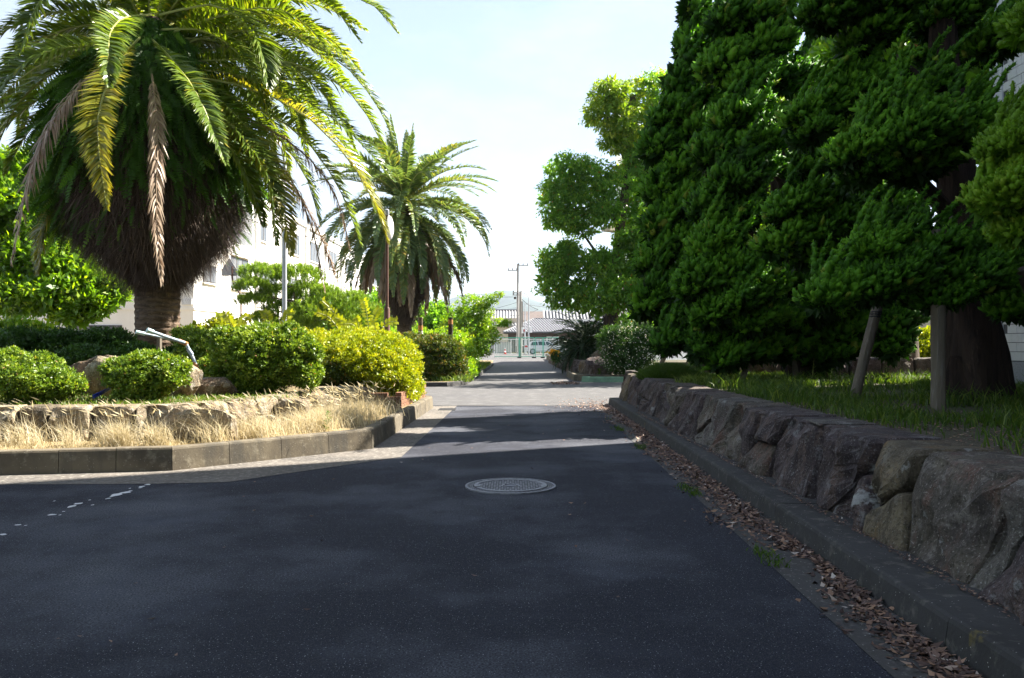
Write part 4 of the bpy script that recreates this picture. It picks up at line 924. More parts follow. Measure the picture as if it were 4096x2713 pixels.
wire(W(2100, 1216, 90), W(2300, 1222, 95), 0.3, 'wire leading right from the plain steel pole')
wire(W(2040, 1262, 90), W(2152, 1238, 100), 0.25, 'cable climbing from the cream house roof to the right', 0.022)
wire(W(860, 820, 28), W(1480, 960, 40), 0.45, 'upper dark cable crossing in front of the white school', 0.014)
wire(W(860, 975, 28), W(1480, 1190, 40), 0.3, 'lower dark cable crossing in front of the white school', 0.010)

# mountains
def ridge(name, Y, pts, depth, seed, label):
    xs = np.linspace(pts[0][0], pts[-1][0], 160); ys = np.interp(xs, [p[0] for p in pts], [p[1] for p in pts]); V = []; n = len(xs)
    rows = 10
    for r in range(rows+1):
        t = r/rows
        for i in range(n):
            wx, _, wz = W(xs[i], ys[i], Y); nzv = mnoise.noise(Vector((wx*0.004, r*0.4, seed)))*0.12+mnoise.noise(Vector((wx*0.02, r*0.9, seed)))*0.035
            h = max(0, wz)*(1-(1-t)**1.5)*(1+nzv)
            V.append((wx, Y-depth*(1-t), h-2))
    for i in range(n): wx, _, wz = W(xs[i], ys[i], Y); V.append((wx, Y+depth, -5))
    Fq = [(r*n+i, r*n+i+1, (r+1)*n+i+1, (r+1)*n+i) for r in range(rows+1) for i in range(n-1)]
    o = npmesh(name, np.array(V), np.array(Fq), M['mountain'], smooth=True); tag(o, label, None, None, 'structure')
ridge('mountain', 3200, [(-2500, 1250), (-900, 1190), (300, 1230), (1200, 1215), (1700, 1225), (1880, 1176), (1930, 1182), (1975, 1170), (2040, 1157), (2085, 1168), (2120, 1190), (2165, 1193), (2210, 1215), (2600, 1260), (3400, 1210), (5200, 1260)], 700, 1, 'pale blue main ridge far beyond the town')
ridge('mountain', 2200, [(-2500, 1310), (500, 1300), (1800, 1290), (1950, 1258), (2040, 1232), (2100, 1215), (2150, 1240), (2300, 1225), (3200, 1290), (5200, 1300)], 400, 2, 'lower darker foothill in front of the main ridge')

# ================================================================== PALM 1 (near)
RG = np.random.default_rng
PC = np.array(W(604, 163, 16.0)); pb = W(620, 1400, 16)
palm = thing('date_palm', (pb[0], 16, 0.6), 'huge date palm in front left with a shaggy brown bulge under arching fronds', 'palm tree', 'date palms')
def trunk_ring(m, c, prof, n, amp, rings):
    def jit(i, k): return 1+amp*(((i % rings)/rings)-0.5)*2+0.02*mnoise.noise(Vector((k*0.9, i*0.35, 2)))+amp*0.8*mnoise.noise(Vector((k*0.5+i*7.1, i*2.3, 5)))
    m.lathe(c, prof, n, jit=jit)
q = MB(); zz = np.linspace(0.25, 2.75, 64); rr = np.interp(zz, [0.25, 0.7, 1.0, 1.35, 2.2, 2.6, 2.75], [0.60, 0.56, 0.42, 0.41, 0.42, 0.47, 0.6])
trunk_ring(q, (pb[0]+0.05, 16, 0.3), [(float(r), float(z)) for r, z in zip(rr, zz)], 40, 0.035, 3); q.build('trunk', M['palmtrunk'], palm)
# bulge: matted roots
bz = np.array([2.45, 2.62, 2.85, 3.14, 3.39, 3.87, 4.6, 5.3, 5.9, 6.5, 7.1, 7.6]); br = np.array([0.40, 0.56, 0.90, 1.24, 1.50, 1.74, 1.80, 1.74, 1.6, 1.25, 0.7, 0.25])
bcx = np.interp(bz, [2.4, 4.5, 7.5], [pb[0]+0.03, PC[0], PC[0]])
def bulge_r(z): return np.interp(z, bz, br)
def bulge_c(z): return np.stack([np.interp(z, [2.4, 4.5, 7.5], [pb[0]+0.03, PC[0], PC[0]]), np.full(np.shape(z), 16.0)], -1)
q = MB(); vs = []; nn_ = 40; zs = np.linspace(2.45, 7.6, 30)
for z in zs:
    for k in range(nn_):
        a = 2*PI*k/nn_; r = bulge_r(z)*0.93*(1+0.10*mnoise.noise(Vector((math.cos(a)*2, math.sin(a)*2, z*1.3)))+0.07*mnoise.noise(Vector((math.cos(a)*5, math.sin(a)*5, z*3)))); c = bulge_c(z); vs.append((c[0]+math.cos(a)*r, c[1]+math.sin(a)*r, z))
q.add(vs, [(i*nn_+k, i*nn_+(k+1) % nn_, (i+1)*nn_+(k+1) % nn_, (i+1)*nn_+k) for i in range(29) for k in range(nn_)]); q.build('root_bulge', M['rootmass'], palm, smooth=True)
rg = RG(11); n = 30000
z = 2.5+rg.random(n)**0.9*3.1; a = rg.uniform(0, 2*PI, n); e = np.stack([np.cos(a), np.sin(a), np.zeros(n)], 1)
clump = np.array([mnoise.noise(Vector((math.cos(x)*3, math.sin(x)*3, y*1.5))) for x, y in zip(a[::10], z[::10])]).repeat(10)
P = np.concatenate([bulge_c(z), z[:, None]], 1)+e*(bulge_r(z)*0.93+0.02+clump*0.08)[:, None]
D = unit(e*0.35+np.array([0, 0, -1.0])+rg.normal(size=(n, 3))*0.22+e*(rg.random(n) < 0.2)[:, None]*0.6)
S = unit(np.cross(D, e)); V, Fq = tri_leaves(P, D, S, rg.uniform(0.15, 0.55, n), rg.uniform(0.004, 0.009, n))
o = npmesh('root_fibres', V, Fq, M['fibre'], palm, np.repeat(np.clip(rg.uniform(0, 0.8, n)+clump*0.4, 0, 1), 3)); o['kind'] = 'stuff'
# ferns growing on the crown
def ferns(name, parent, rg, n, zlo, zhi, cf, rf, Lf, mat, sc=1.0, out=0.45, powz=0.8):
    z = zlo+(zhi-zlo)*rg.random(n)**powz; a = rg.uniform(0, 2*PI, n); e = np.stack([np.cos(a), np.sin(a), np.zeros(n)], 1)
    B = np.concatenate([cf(z), z[:, None]], 1)+e*(rf(z)*rg.uniform(0.85, 1.06, n))[:, None]
    D0 = unit(e*out*rg.uniform(0.2, 1.8, (n, 1))+np.array([0, 0, -0.75])+rg.normal(size=(n, 3))*0.25); L = Lf*rg.uniform(0.5, 1.25, n)
    npn = 13; Vs = []; Ts = []
    S0 = unit(np.cross(D0, e+rg.normal(size=(n, 3))*0.6)); tb = np.clip(rg.uniform(0.1, 0.85, n), 0, 1); tb[rg.random(n) < 0.06] = 1
    for k in range(npn):
        t = k/npn; C = B+D0*(L*t)[:, None]+np.array([0, 0, -1])*(L*0.25*t*t)[:, None]; w = L*0.17*math.sin(PI*min(1, 0.25+0.72*t))**0.8
        for sd in (-1, 1):
            D = unit(S0*sd+D0*0.35+rg.normal(size=(n, 3))*0.12); V, _ = tri_leaves(C, D, unit(np.cross(D, np.cross(S0, D0))), w, L*0.05); Vs.append(V); Ts.append(np.repeat(tb, 3))
    V = np.concatenate(Vs); o = npmesh(name, V, np.arange(len(V)).reshape(-1, 3), mat, parent, np.concatenate(Ts)); o['kind'] = 'stuff'; return o
ferns('hanging_ferns', palm, RG(12), 4800, 4.3, 7.5, bulge_c, lambda z: bulge_r(z)*1.02, 0.55, M['fern'], powz=0.8)
ferns('hanging_ferns', palm, RG(13), 300, 3.2, 4.7, bulge_c, bulge_r, 0.28, M['fern'])
_rg = RG(14)
ferns('hanging_ferns', palm, _rg, 1100, 3.45, 5.0, lambda z: bulge_c(z)+np.array([-0.45, 0.1]), lambda z: bulge_r(z)*0.86, 0.5, M['fern'])
# hand placed fronds (source pixel, depth)
def FP(lst): return [W(*p) for p in lst]
fr = [
 ([(604, 60, 15.4), (500, 72, 13.6), (445, 125, 12.4), (435, 210, 11.9), (437, 345, 11.7)], 'n', 'short sunlit frond folding over the front of the bulge'),
 ([(560, 150, 15.0), (470, 250, 13.2), (400, 430, 12.3), (395, 590, 12.0), (428, 835, 11.9)], 'y', 'long yellow green frond hanging straight down in front'),
 ([(480, 220, 15.2), (345, 315, 13.9), (210, 490, 13.1), (120, 700, 12.8), (42, 1065, 12.8)], 'd', 'dead grey brown frond hanging down to the left'),
 ([(600, 250, 15.2), (617, 370, 13.7), (630, 560, 13.2), (625, 840, 13.0), (648, 1140, 13.0)], 'd', 'dead frond hanging vertically at the middle'),
 ([(600, 150, 15.4), (680, 230, 13.9), (772, 350, 13.0), (840, 490, 12.7), (905, 660, 12.6)], 'n', None),
 ([(560, 170, 15.5), (420, 180, 14.6), (220, 200, 14.0), (80, 270, 13.7), (-60, 430, 13.5)], 'n', None),
 ([(540, 0, 15), (330, -110, 13.5), (200, -40, 12.8), (130, 60, 12.5), (80, 210, 12.4)], 'n', None),
 ([(640, 150, 15.8), (860, 70, 15.3), (1080, 30, 15), (1230, 100, 14.9), (1330, 240, 14.9)], 'n', None),
 ([(640, 60, 15.6), (860, 20, 14.6), (1000, 120, 14.2), (1050, 220, 14.1), (1072, 350, 14.1)], 'n', None),
 ([(660, 250, 15.9), (880, 240, 15.6), (1120, 240, 15.5), (1350, 330, 15.4), (1480, 480, 15.4), (1555, 650, 15.4)], 'n', None),
 ([(660, 200, 16), (900, 130, 16), (1130, 130, 16), (1350, 240, 16), (1480, 380, 16), (1560, 520, 16)], 'n', None),
 ([(640, 80, 16), (900, -60, 16), (1250, -50, 16), (1480, 15, 16), (1592, 135, 16)], 'n', None),
 ([(660, 280, 15.8), (900, 290, 15.4), (1180, 380, 15.2), (1400, 530, 15.1), (1575, 725, 15.1)], 'n', None),
 ([(660, 300, 15.7), (920, 330, 15), (1190, 440, 14.7), (1390, 630, 14.6), (1500, 820, 14.6), (1552, 975, 14.6)], 'y', 'yellow tipped frond reaching the lamp post'),
 ([(660, 320, 15.5), (850, 430, 14.6), (1000, 590, 14.3), (1080, 740, 14.2), (1105, 980, 14.2)], 'n', None),
 ([(660, 330, 15.5), (880, 470, 14.8), (1060, 640, 14.5), (1130, 820, 14.4), (1165, 1020, 14.4)], 'y', 'yellowing frond tip hanging beside the white pole'),
 ([(680, 380, 15.5), (900, 480, 15), (1120, 660, 14.8), (1235, 870, 14.7), (1300, 1170, 14.7)], 'd', 'dead brown frond hanging towards the pine'),
 ([(680, 350, 15.6), (950, 450, 15.2), (1200, 600, 15), (1340, 780, 14.9), (1400, 1000, 14.9)], 'd', 'dead brown frond with feathery tip among green ones'),
 ([(680, 330, 15.8), (940, 390, 15.4), (1200, 540, 15.2), (1360, 760, 15.1), (1445, 985, 15.1)], 'n', None),
 ([(400, 420, 15.2), (290, 600, 14.9), (200, 820, 14.9), (170, 950, 14.9), (155, 1095, 14.9)], 'y', 'small yellow frond tip hanging left of the bulge'),
 ([(680, 300, 16.2), (950, 330, 16.4), (1230, 440, 16.5), (1420, 640, 16.5), (1500, 850, 16.5)], 'n', None),
 ([(660, 360, 15.3), (820, 470, 14.6), (940, 620, 14.4), (1010, 780, 14.4), (1050, 900, 14.4)], 'n', None),
 ([(660, 230, 16.4), (900, 200, 17), (1150, 260, 17.3), (1330, 420, 17.5), (1420, 600, 17.5)], 'n', None),
 ([(560, 240, 15.6), (300, 250, 15.0), (100, 380, 14.8), (0, 560, 14.7), (-60, 760, 14.7)], 'n', None),
 ([(520, 300, 15.8), (300, 380, 15.8), (120, 520, 15.8), (20, 700, 15.8)], 'n', None),
 ([(560, 200, 16.2), (300, 200, 16.4), (60, 330, 16.5), (-80, 520, 16.5)], 'n', None),
 ([(560, 150, 15.5), (350, 100, 14.9), (120, 180, 14.6), (-20, 330, 14.5)], 'n', None),
 ([(560, 260, 15.8), (330, 330, 15.6), (120, 420, 15.4), (-60, 600, 15.3)], 'n', None),
 ([(560, 120, 15.8), (380, 60, 15.4), (150, 60, 15.1), (-100, 200, 15)], 'n', None),
 ([(660, 340, 16), (900, 400, 16), (1080, 520, 16), (1220, 700, 16), (1280, 900, 16)], 'n', None),
 ([(640, 120, 15.6), (800, 120, 15), (930, 190, 14.7), (1020, 320, 14.6), (1080, 470, 14.6)], 'n', None),
 ([(660, 300, 15.5), (820, 360, 15), (960, 480, 14.8), (1060, 640, 14.7), (1110, 800, 14.7)], 'n', None),
 ([(690, 420, 15.8), (980, 560, 15.6), (1180, 760, 15.5), (1290, 960, 15.5), (1350, 1130, 15.5)], 'd', None),
]
k = 0
for pts, kind, lab in fr:
    k += 1; rg = RG(100+k); P = FP(pts); outd = np.array(P[-1][:2])-PC[:2]; outd = outd/np.linalg.norm(outd)
    if kind == 'd': frond(palm, rg, P, 130, 0.29, 0.014, M['palmdead'], M['deadrib'], outd, droop=0.6, dead=True, label=lab, tintb=0.5, tintspread=0.5, start=0.18)
    elif kind == 'y': frond(palm, rg, P, 175, 0.42 if P[-1][1] < 13 else 0.5, 0.019, M['palmyellow'], M['palmrib'], outd, droop=0.2, vee=0.3, label=lab, tintb=0.35, tintspread=0.5)
    else: frond(palm, rg, P, 175, 0.40 if P[-1][1] < 13.2 else 0.52, 0.019, M['palmleaf'], M['palmrib'], outd, droop=0.18, vee=0.38, label=lab, tintb=0.32, tintspread=0.45)
rg = RG(55); rnd = random.Random(4)
for i in range(64):
    az = rnd.uniform(0, 2*PI); el = math.radians(rnd.choice([75, 62, 50, 40, 28, 12, 0]))+rnd.uniform(-.1, .1)
    if math.sin(az) < -0.2 and el < math.radians(45): az = -az     # keep the hand-placed front clear
    L = rnd.uniform(4.2, 5.2) if el > 0.3 else rnd.uniform(3.6, 4.6)
    P = arch_pts((PC[0], 16, 7.2), az, el, L, rnd.uniform(1.3, 2.0))
    frond(palm, rg, P, 150, 0.52, 0.020, M['palmleaf'], M['palmrib'], np.array([math.cos(az), math.sin(az)]), droop=0.18, tintb=rnd.uniform(0.2, 0.6), tintspread=0.4)

# ================================================================== PALM 2 (middle distance)
C2 = np.array(W(1618, 830, 33)); p2b = (C2[0], 33)
palm2 = thing('date_palm', (p2b[0], 33, 0.1), 'second date palm standing beyond the yellow hedge with upright centre fronds', 'palm tree', 'date palms')
q = MB(); zz = np.linspace(0, 3.4, 50); rr = np.interp(zz, [0, .3, 1.5, 2.4, 3.4], [.36, .29, .27, .33, .75]); trunk_ring(q, (p2b[0], 33, 0.1), [(float(r), float(z)) for r, z in zip(rr, zz)], 28, 0.04, 3); q.build('trunk', M['palmtrunk'], palm2)
b2z = np.array([2.2, 2.8, 3.4, 4.4, 5.4, 6.2, 6.9]); b2r = np.array([.32, .6, .95, 1.15, 1.0, .7, .25])
q = MB(); vs = []; zs = np.linspace(2.2, 6.9, 20)
for z in zs:
    for kk in range(24):
        a = 2*PI*kk/24; r = np.interp(z, b2z, b2r)*0.9*(1+0.12*mnoise.noise(Vector((math.cos(a)*2, math.sin(a)*2, z*1.6)))); vs.append((C2[0]+math.cos(a)*r, 33+math.sin(a)*r, z))
q.add(vs, [(i*24+kk, i*24+(kk+1) % 24, (i+1)*24+(kk+1) % 24, (i+1)*24+kk) for i in range(19) for kk in range(24)]); q.build('root_bulge', M['rootmass'], palm2, smooth=True)
rg = RG(21); n = 7000; z = 2.3+rg.random(n)*3.6; a = rg.uniform(0, 2*PI, n); e = np.stack([np.cos(a), np.sin(a), np.zeros(n)], 1)
P = np.stack([np.full(n, C2[0]), np.full(n, 33.0), z], 1)+e*(np.interp(z, b2z, b2r)*0.9)[:, None]; D = unit(e*0.3+np.array([0, 0, -1.0])+rg.normal(size=(n, 3))*0.2); S = unit(np.cross(D, e))
V, Fq = tri_leaves(P, D, S, rg.uniform(0.2, 0.55, n), rg.uniform(0.008, 0.016, n)); o = npmesh('root_fibres', V, Fq, M['fibre'], palm2, np.repeat(rg.uniform(0, 0.8, n), 3)); o['kind'] = 'stuff'
rnd = random.Random(8)
def p2f(az, el, L, bend, kind='n', z=7.0, npair=95, LL=0.44):
    P = arch_pts((C2[0], 33, z), az, el, L, bend); rg = RG(int(abs(az*1000)+abs(el*100)+L*10)); od = np.array([math.cos(az), math.sin(az)])
    if kind == 'd': frond(palm2, rg, P, npair, LL*0.8, 0.034, M['palmdead'], M['deadrib'], od, droop=0.7, dead=True, tintb=0.35, tintspread=0.5, ribr=0.025)
    else: frond(palm2, rg, P, npair, LL, 0.028, M['palmleaf2'], M['palmrib'], od, droop=0.12, vee=0.4, tintb=rnd.uniform(0.2, 0.6), tintspread=0.35, ribr=0.03)
for i in range(9): p2f(rnd.uniform(0, 2*PI), math.radians(rnd.uniform(76, 88)), rnd.uniform(2.9, 3.6), rnd.uniform(0.1, 0.35))
for i in range(15): p2f(i*2*PI/15+rnd.uniform(-.15, .15), math.radians(rnd.uniform(52, 68)), rnd.uniform(3.4, 4.0), rnd.uniform(0.6, 1.1))
for i in range(20): p2f(i*2*PI/20+rnd.uniform(-.12, .12), math.radians(rnd.uniform(28, 46)), rnd.uniform(3.7, 4.4), rnd.uniform(0.9, 1.4))
for i in range(30): p2f(i*2*PI/30+rnd.uniform(-.12, .12), math.radians(rnd.uniform(2, 22)), rnd.uniform(3.8, 4.5), rnd.uniform(1.2, 1.7), z=6.8)
for i in range(34): p2f(i*2*PI/34+rnd.uniform(-.12, .12), math.radians(rnd.uniform(-25, -5)), rnd.uniform(3.7, 4.3), rnd.uniform(1.1, 1.5), z=6.5)
for i in range(32): p2f(i*2*PI/32+rnd.uniform(-.12, .12), math.radians(rnd.uniform(-45, -28)), rnd.uniform(3.3, 4.2), rnd.uniform(0.8, 1.1), z=6.3, kind='d' if rnd.random() < 0.4 else 'n')
for i in range(12): p2f(rnd.uniform(0, 2*PI), math.radians(rnd.uniform(-55, -40)), rnd.uniform(2.8, 4.2), rnd.uniform(0.6, 0.8), z=5.9, kind='d')

# ================================================================== JUNIPERS
def juniper(loc, label, trunk, limbs, pads, mat='juniper', seed=0, dens=1.0, tr=0.22, group='sculpted juniper trees on the right bed'):
    t = thing('juniper_tree', loc, label, 'juniper tree', group)
    q = MB(); q.tube([tuple(p) for p in spline(trunk, 14)], [tr*(1.3-0.9*i/13)*(1.35 if i == 0 else 1.12 if i == 1 else 1) for i in range(14)], 26, wob=0.6); q.build('trunk', M['bark'], t, smooth=True)
    for lb in limbs: q = MB(); q.tube([tuple(p) for p in spline(lb, 7)], list(np.linspace(tr*0.42, tr*0.14, 7)), 8, wob=0.3); q.build('limb', M['bark'], t, smooth=True)
    for i, p in enumerate(pads):
        px, py, D, hw, hh = p[:5]; mm = p[5] if len(p) > 5 else mat; ry = p[6] if len(p) > 6 else None
        c = W(px, py, D); rx, rz = hw/F*D, hh/F*D; ry = ry or max(0.45, min(rx, 1.0)*0.85); s = max(0.52, D/10.5)
        area = 4*PI*(((rx*ry)**1.6+(rx*rz)**1.6+(ry*rz)**1.6)/3)**(1/1.6); nfl = int(min(950, 128*area/(s*s)*dens)); nfl = max(nfl, 40)
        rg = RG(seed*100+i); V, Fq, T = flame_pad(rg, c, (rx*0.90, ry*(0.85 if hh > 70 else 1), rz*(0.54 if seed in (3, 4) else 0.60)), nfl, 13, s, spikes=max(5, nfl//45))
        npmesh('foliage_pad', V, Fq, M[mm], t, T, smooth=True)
juniper((5.35, 9.5, .65), 'nearest juniper with thick dark trunk and broad low foliage pad by the wooden post',
    [(5.35, 9.5, 0.55), (5.3, 9.5, 1.6), (5.15, 9.5, 2.8), (4.95, 9.4, 4.2), (4.9, 9.4, 5.6)],
    [[(5.25, 9.5, 1.9), (4.6, 9, 2.0), (3.6, 8.0, 1.95)], [(5.15, 9.5, 2.7), (4.3, 9, 3.2), (3.6, 8.6, 3.4)], [(5.0, 9.5, 3.6), (4.6, 9, 4.0), (4.0, 8.6, 4.3)], [(5.1, 9.5, 3.4), (5.9, 9.3, 3.9), (6.6, 9.3, 4.2)]],
    [(3330, 1170, 7.7, 130, 105), (3560, 1110, 7.6, 230, 150), (3480, 1000, 7.7, 110, 100), (3830, 1130, 7.7, 240, 150), (3700, 1000, 7.8, 150, 90), (4110, 1180, 8.2, 170, 150), (3960, 1030, 8.6, 150, 80),
     (3450, 600, 8.2, 150, 95), (3660, 530, 8.1, 220, 170), (3850, 530, 8.3, 130, 130), (3560, 420, 8.6, 120, 90), (3470, 690, 8.4, 110, 55), (3700, 670, 8.6, 130, 60), (3720, 370, 8.8, 60, 100),
     (3260, 450, 9.3, 150, 80), (3440, 360, 9.4, 190, 110), (3240, 540, 9.3, 60, 50),
     (3330, 40, 9.0, 150, 130), (3560, -10, 9.0, 180, 150), (3780, 60, 9.6, 160, 130), (3990, 160, 9.9, 170, 120), (3800, 200, 10.4, 150, 70), (3480, 150, 9.3, 140, 60)], seed=1, tr=0.25)
juniper((3.9, 4.6, .65), 'olive green juniper cut off by the right edge of the photo',
    [(4.6, 5.4, 0.55), (4.55, 5.4, 2.5), (4.4, 5.4, 4.2)], [[(4.5, 5.4, 2.4), (4.1, 5.3, 2.6)]],
    [(4060, 560, 5.7, 120, 130), (4040, 760, 5.7, 150, 150), (4110, 900, 5.8, 120, 90), (4190, 640, 5.7, 160, 230), (4120, 480, 5.8, 70, 90), (4150, 70, 5.5, 75, 130), (4300, 300, 5.6, 120, 200)], mat='juniper_olive', seed=2, tr=0.16, dens=1.15)
juniper((5.4, 15.3, .65), 'broad dark juniper in the middle with tiers of flame shaped pads down to the wall',
    [(5.45, 15.3, 0.55), (5.3, 15.3, 1.6), (5.1, 15.2, 3.2), (4.9, 15.1, 5.0), (4.75, 15.0, 7.2)],
    [[(5.3, 15.3, 1.5), (4.7, 14.7, 1.75), (3.9, 14, 2.0)], [(5.2, 15.2, 2.6), (4.5, 14.7, 3.1), (3.9, 14.1, 3.4)], [(5.0, 15.1, 4.2), (4.4, 14.6, 4.7)], [(5.2, 15.2, 2.2), (4.4, 13, 2.8), (3.8, 10.8, 2.7)]],
    [(2900, 250, 14.4, 110, 110), (3060, 190, 14.4, 140, 110), (3010, 320, 14.4, 130, 60), (3130, 330, 14.4, 140, 95), (2960, 470, 13.8, 130, 100), (2860, 600, 14.0, 100, 120),
     (3050, 560, 13.7, 110, 110), (2960, 720, 13.6, 150, 120), (2840, 820, 13.8, 90, 130), (2980, 860, 13.7, 130, 90),
     (3200, 820, 10.3, 150, 95), (3150, 960, 10.4, 120, 110), (3330, 900, 10.3, 170, 120), (3290, 1000, 10.6, 150, 80), (3480, 920, 10.6, 130, 90),
     (2860, 980, 13.4, 110, 130), (2790, 1120, 13.3, 95, 140), (2920, 1080, 13.3, 130, 130), (3040, 1150, 13.2, 130, 110), (2880, 1240, 13.3, 130, 100), (3030, 1280, 13.4, 120, 80), (2960, 1200, 13.1, 90, 80),
     (2830, 1370, 13.8, 85, 110), (2930, 1410, 13.7, 120, 110), (3040, 1390, 14.0, 90, 90), (3120, 1290, 14.2, 110, 60), (3050, 60, 14.4, 130, 100), (2900, 80, 14.4, 80, 90), (3180, -80, 14.4, 150, 120),
     (3200, 1120, 14.4, 120, 90), (3300, 1230, 14.4, 160, 60), (3420, 800, 13.9, 140, 100), (3250, 650, 13.9, 150, 90), (3560, 1290, 14.7, 130, 90), (3400, 1320, 14.9, 150, 90), (3560, 850, 13.9, 120, 120), (3600, 720, 14.4, 90, 60), (3350, 1400, 15.1, 190, 75), (3150, 1385, 14.5, 90, 80), (3570, 1370, 14.6, 60, 120)], seed=3, tr=0.24)
juniper((4.3, 17, .65), 'slender far juniper with thin spires against the sky beside the camphor tree',
    [(4.3, 17, 0.55), (4.1, 17, 3), (3.9, 17, 5.5), (3.75, 17, 7.8)], [[(4.2, 17, 1.6), (3.5, 16.7, 1.8), (2.9, 16.4, 1.6)]],
    [(2765, 40, 16.5, 20, 100), (2795, 90, 16.6, 22, 110), (2760, 200, 16.4, 50, 110), (2830, 210, 16.5, 50, 110), (2720, 330, 16.2, 60, 100), (2810, 360, 16.2, 80, 100), (2690, 470, 16.1, 85, 100), (2790, 520, 16, 80, 100),
     (2640, 590, 16.1, 75, 100), (2740, 660, 15.9, 90, 110), (2640, 760, 16, 65, 110), (2740, 820, 15.8, 90, 110), (2640, 900, 15.9, 70, 100), (2730, 970, 15.7, 90, 100), (2620, 1040, 15.8, 75, 90),
     (2640, 1170, 15.5, 95, 90), (2590, 1230, 15.6, 55, 55), (2700, 1260, 15.6, 80, 60), (2680, 1365, 14.3, 65, 60), (2740, 1300, 14.6, 60, 55), (2740, 1130, 15.5, 90, 90)], seed=4, tr=0.19)
# two more of the row stand beside and behind the camera
def jun_xyz(x, y, s, label, seed):
    pads = []; rd = random.Random(seed); t = thing('juniper_tree', (x, y, .65), label, 'juniper tree', 'sculpted juniper trees on the right bed')
    q = MB(); q.tube([(x, y, .55), (x-.1, y, 3), (x-.1, y, 6*s)], [0.28, .2, .08], 10); q.build('trunk', M['bark'], t, smooth=True)
    for i in range(16):
        z = 1.9+i*0.36*s; r = 1.5*s*(1-i/22); a = i*2.4
        V, Fq, T = flame_pad(RG(seed*50+i), (x+math.cos(a)*r*0.6, y+math.sin(a)*r*0.6, z), (r*0.7, r*0.7, 0.5), 110, 8, 1.5, spikes=4); npmesh('foliage_pad', V, Fq, M['juniper'], t, T)
jun_xyz(6.0, 1.5, 1.0, 'juniper outside the right edge of the photo beside the camera', 61)
jun_xyz(5.6, -3.2, 1.05, 'juniper standing behind the camera on the right bed', 62)

# posts and props
def post(a, b, r, label, mat='wood', name='wooden_post', group='timber props under the junipers', cap=None, sq=False):
    t = thing(name, (a[0], a[1], a[2]), label, 'post', group); n = 7; P = [tuple(np.array(a)*(1-i/n)+np.array(b)*i/n) for i in range(n+1)]
    q = MB(); q.tube(P, [r*(1+0.04*math.sin(i*2.1)) for i in range(n+1)], 12, wob=0.15); q.build('shaft', M[mat], t, smooth=True)
    if cap:
        q = MB(); v = Vector(b)-Vector(a); v.normalize(); c = Vector(b); q.tube([c-v*0.02, c+v*0.10], r*1.25, 12); q.build('head', M[mat], t, smooth=True)
    for k in range(3): v = Vector(b)*(.8-.02*k)+Vector(a)*(.2+.02*k); q = MB(); q.lathe(v, [(r*1.02, -.012), (r*1.14, 0), (r*1.02, .012)], 12); q.build('rope_turn', M['black'], t)
    return t
a = G(3752, 1672, .64); post((a[0], a[1], 0.6), (a[0]+0.06, a[1]+0.1, 2.35), 0.062, 'upright grey weathered timber post in the grass by the nearest trunk')
a = G(3412, 1602, .66); post((a[0], a[1], 0.62), (a[0]+0.42, a[1]+0.2, 1.95), 0.06, 'leaning timber prop left of the upright grey post')
post((5.45, 7.9, 0.62), (4.7, 7.6, 2.0), 0.06, 'dark prop leaning left at the right edge under the near juniper')
a = G(2958, 1532, .66); post((a[0], a[1], .6), (a[0]+0.35, a[1]+0.1, 1.5), 0.055, 'short brown prop leaning under the middle juniper near the lit grass')
post((5.05, 14.6, .6), (4.75, 14.3, 1.9), 0.05, 'thin prop beside the middle juniper trunk')
a = G(2620, 1500, .66); post((a[0], a[1], .6), (a[0]+0.3, a[1], 1.25), 0.05, 'stubby prop below the smallest pad of the far juniper')
t = thing('sawn_stub', W(3780, 900, 8.9), 'pale sawn branch stub wrapped with rope on the nearest juniper', 'branch stub')
q = MB(); a = W(3790, 960, 9.0); b = W(3775, 872, 8.9); q.tube([a, b], [0.085, 0.09], 12); q.build('stub', M['wood'], t, smooth=True)
for k in range(2): q = MB(); c = W(3786-4*k, 935-28*k, 8.95); q.lathe(c, [(0.094, -0.012), (0.102, 0), (0.094, 0.012)], 14); q.build('rope_turn', M['black'], t)

# ================================================================== CAMPHOR TREE
def broad_tree(name, loc, label, cat, trunk, limbs, blobs, mat, bark, seed, tr, nsub, sr, nleaf, L, Wd, group=None, **kw):
    t = thing(name, loc, label, cat, group)
    if trunk: q = MB(); q.tube([tuple(p) for p in spline(trunk, 12)], list(np.linspace(tr*1.2, tr*0.45, 12)), 12, wob=0.25); q.build('trunk', M[bark], t, smooth=True)
    for lb in limbs: q = MB(); q.tube([tuple(p) for p in spline(lb, 7)], list(np.linspace(tr*0.4, tr*0.1, 7)), 7); q.build('limb', M[bark], t, smooth=True)
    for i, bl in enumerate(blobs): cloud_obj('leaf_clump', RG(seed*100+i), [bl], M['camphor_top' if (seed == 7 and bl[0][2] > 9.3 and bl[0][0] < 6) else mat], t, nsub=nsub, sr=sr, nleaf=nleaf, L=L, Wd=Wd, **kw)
    return t
def B(px, py, D, hw, hh, wgt=1.0, ry=None):
    c = W(px, py, D); rx, rz = hw/F*D, hh/F*D; return (c, (rx, ry or (rx+rz)/2, rz), wgt)
D = 35.0
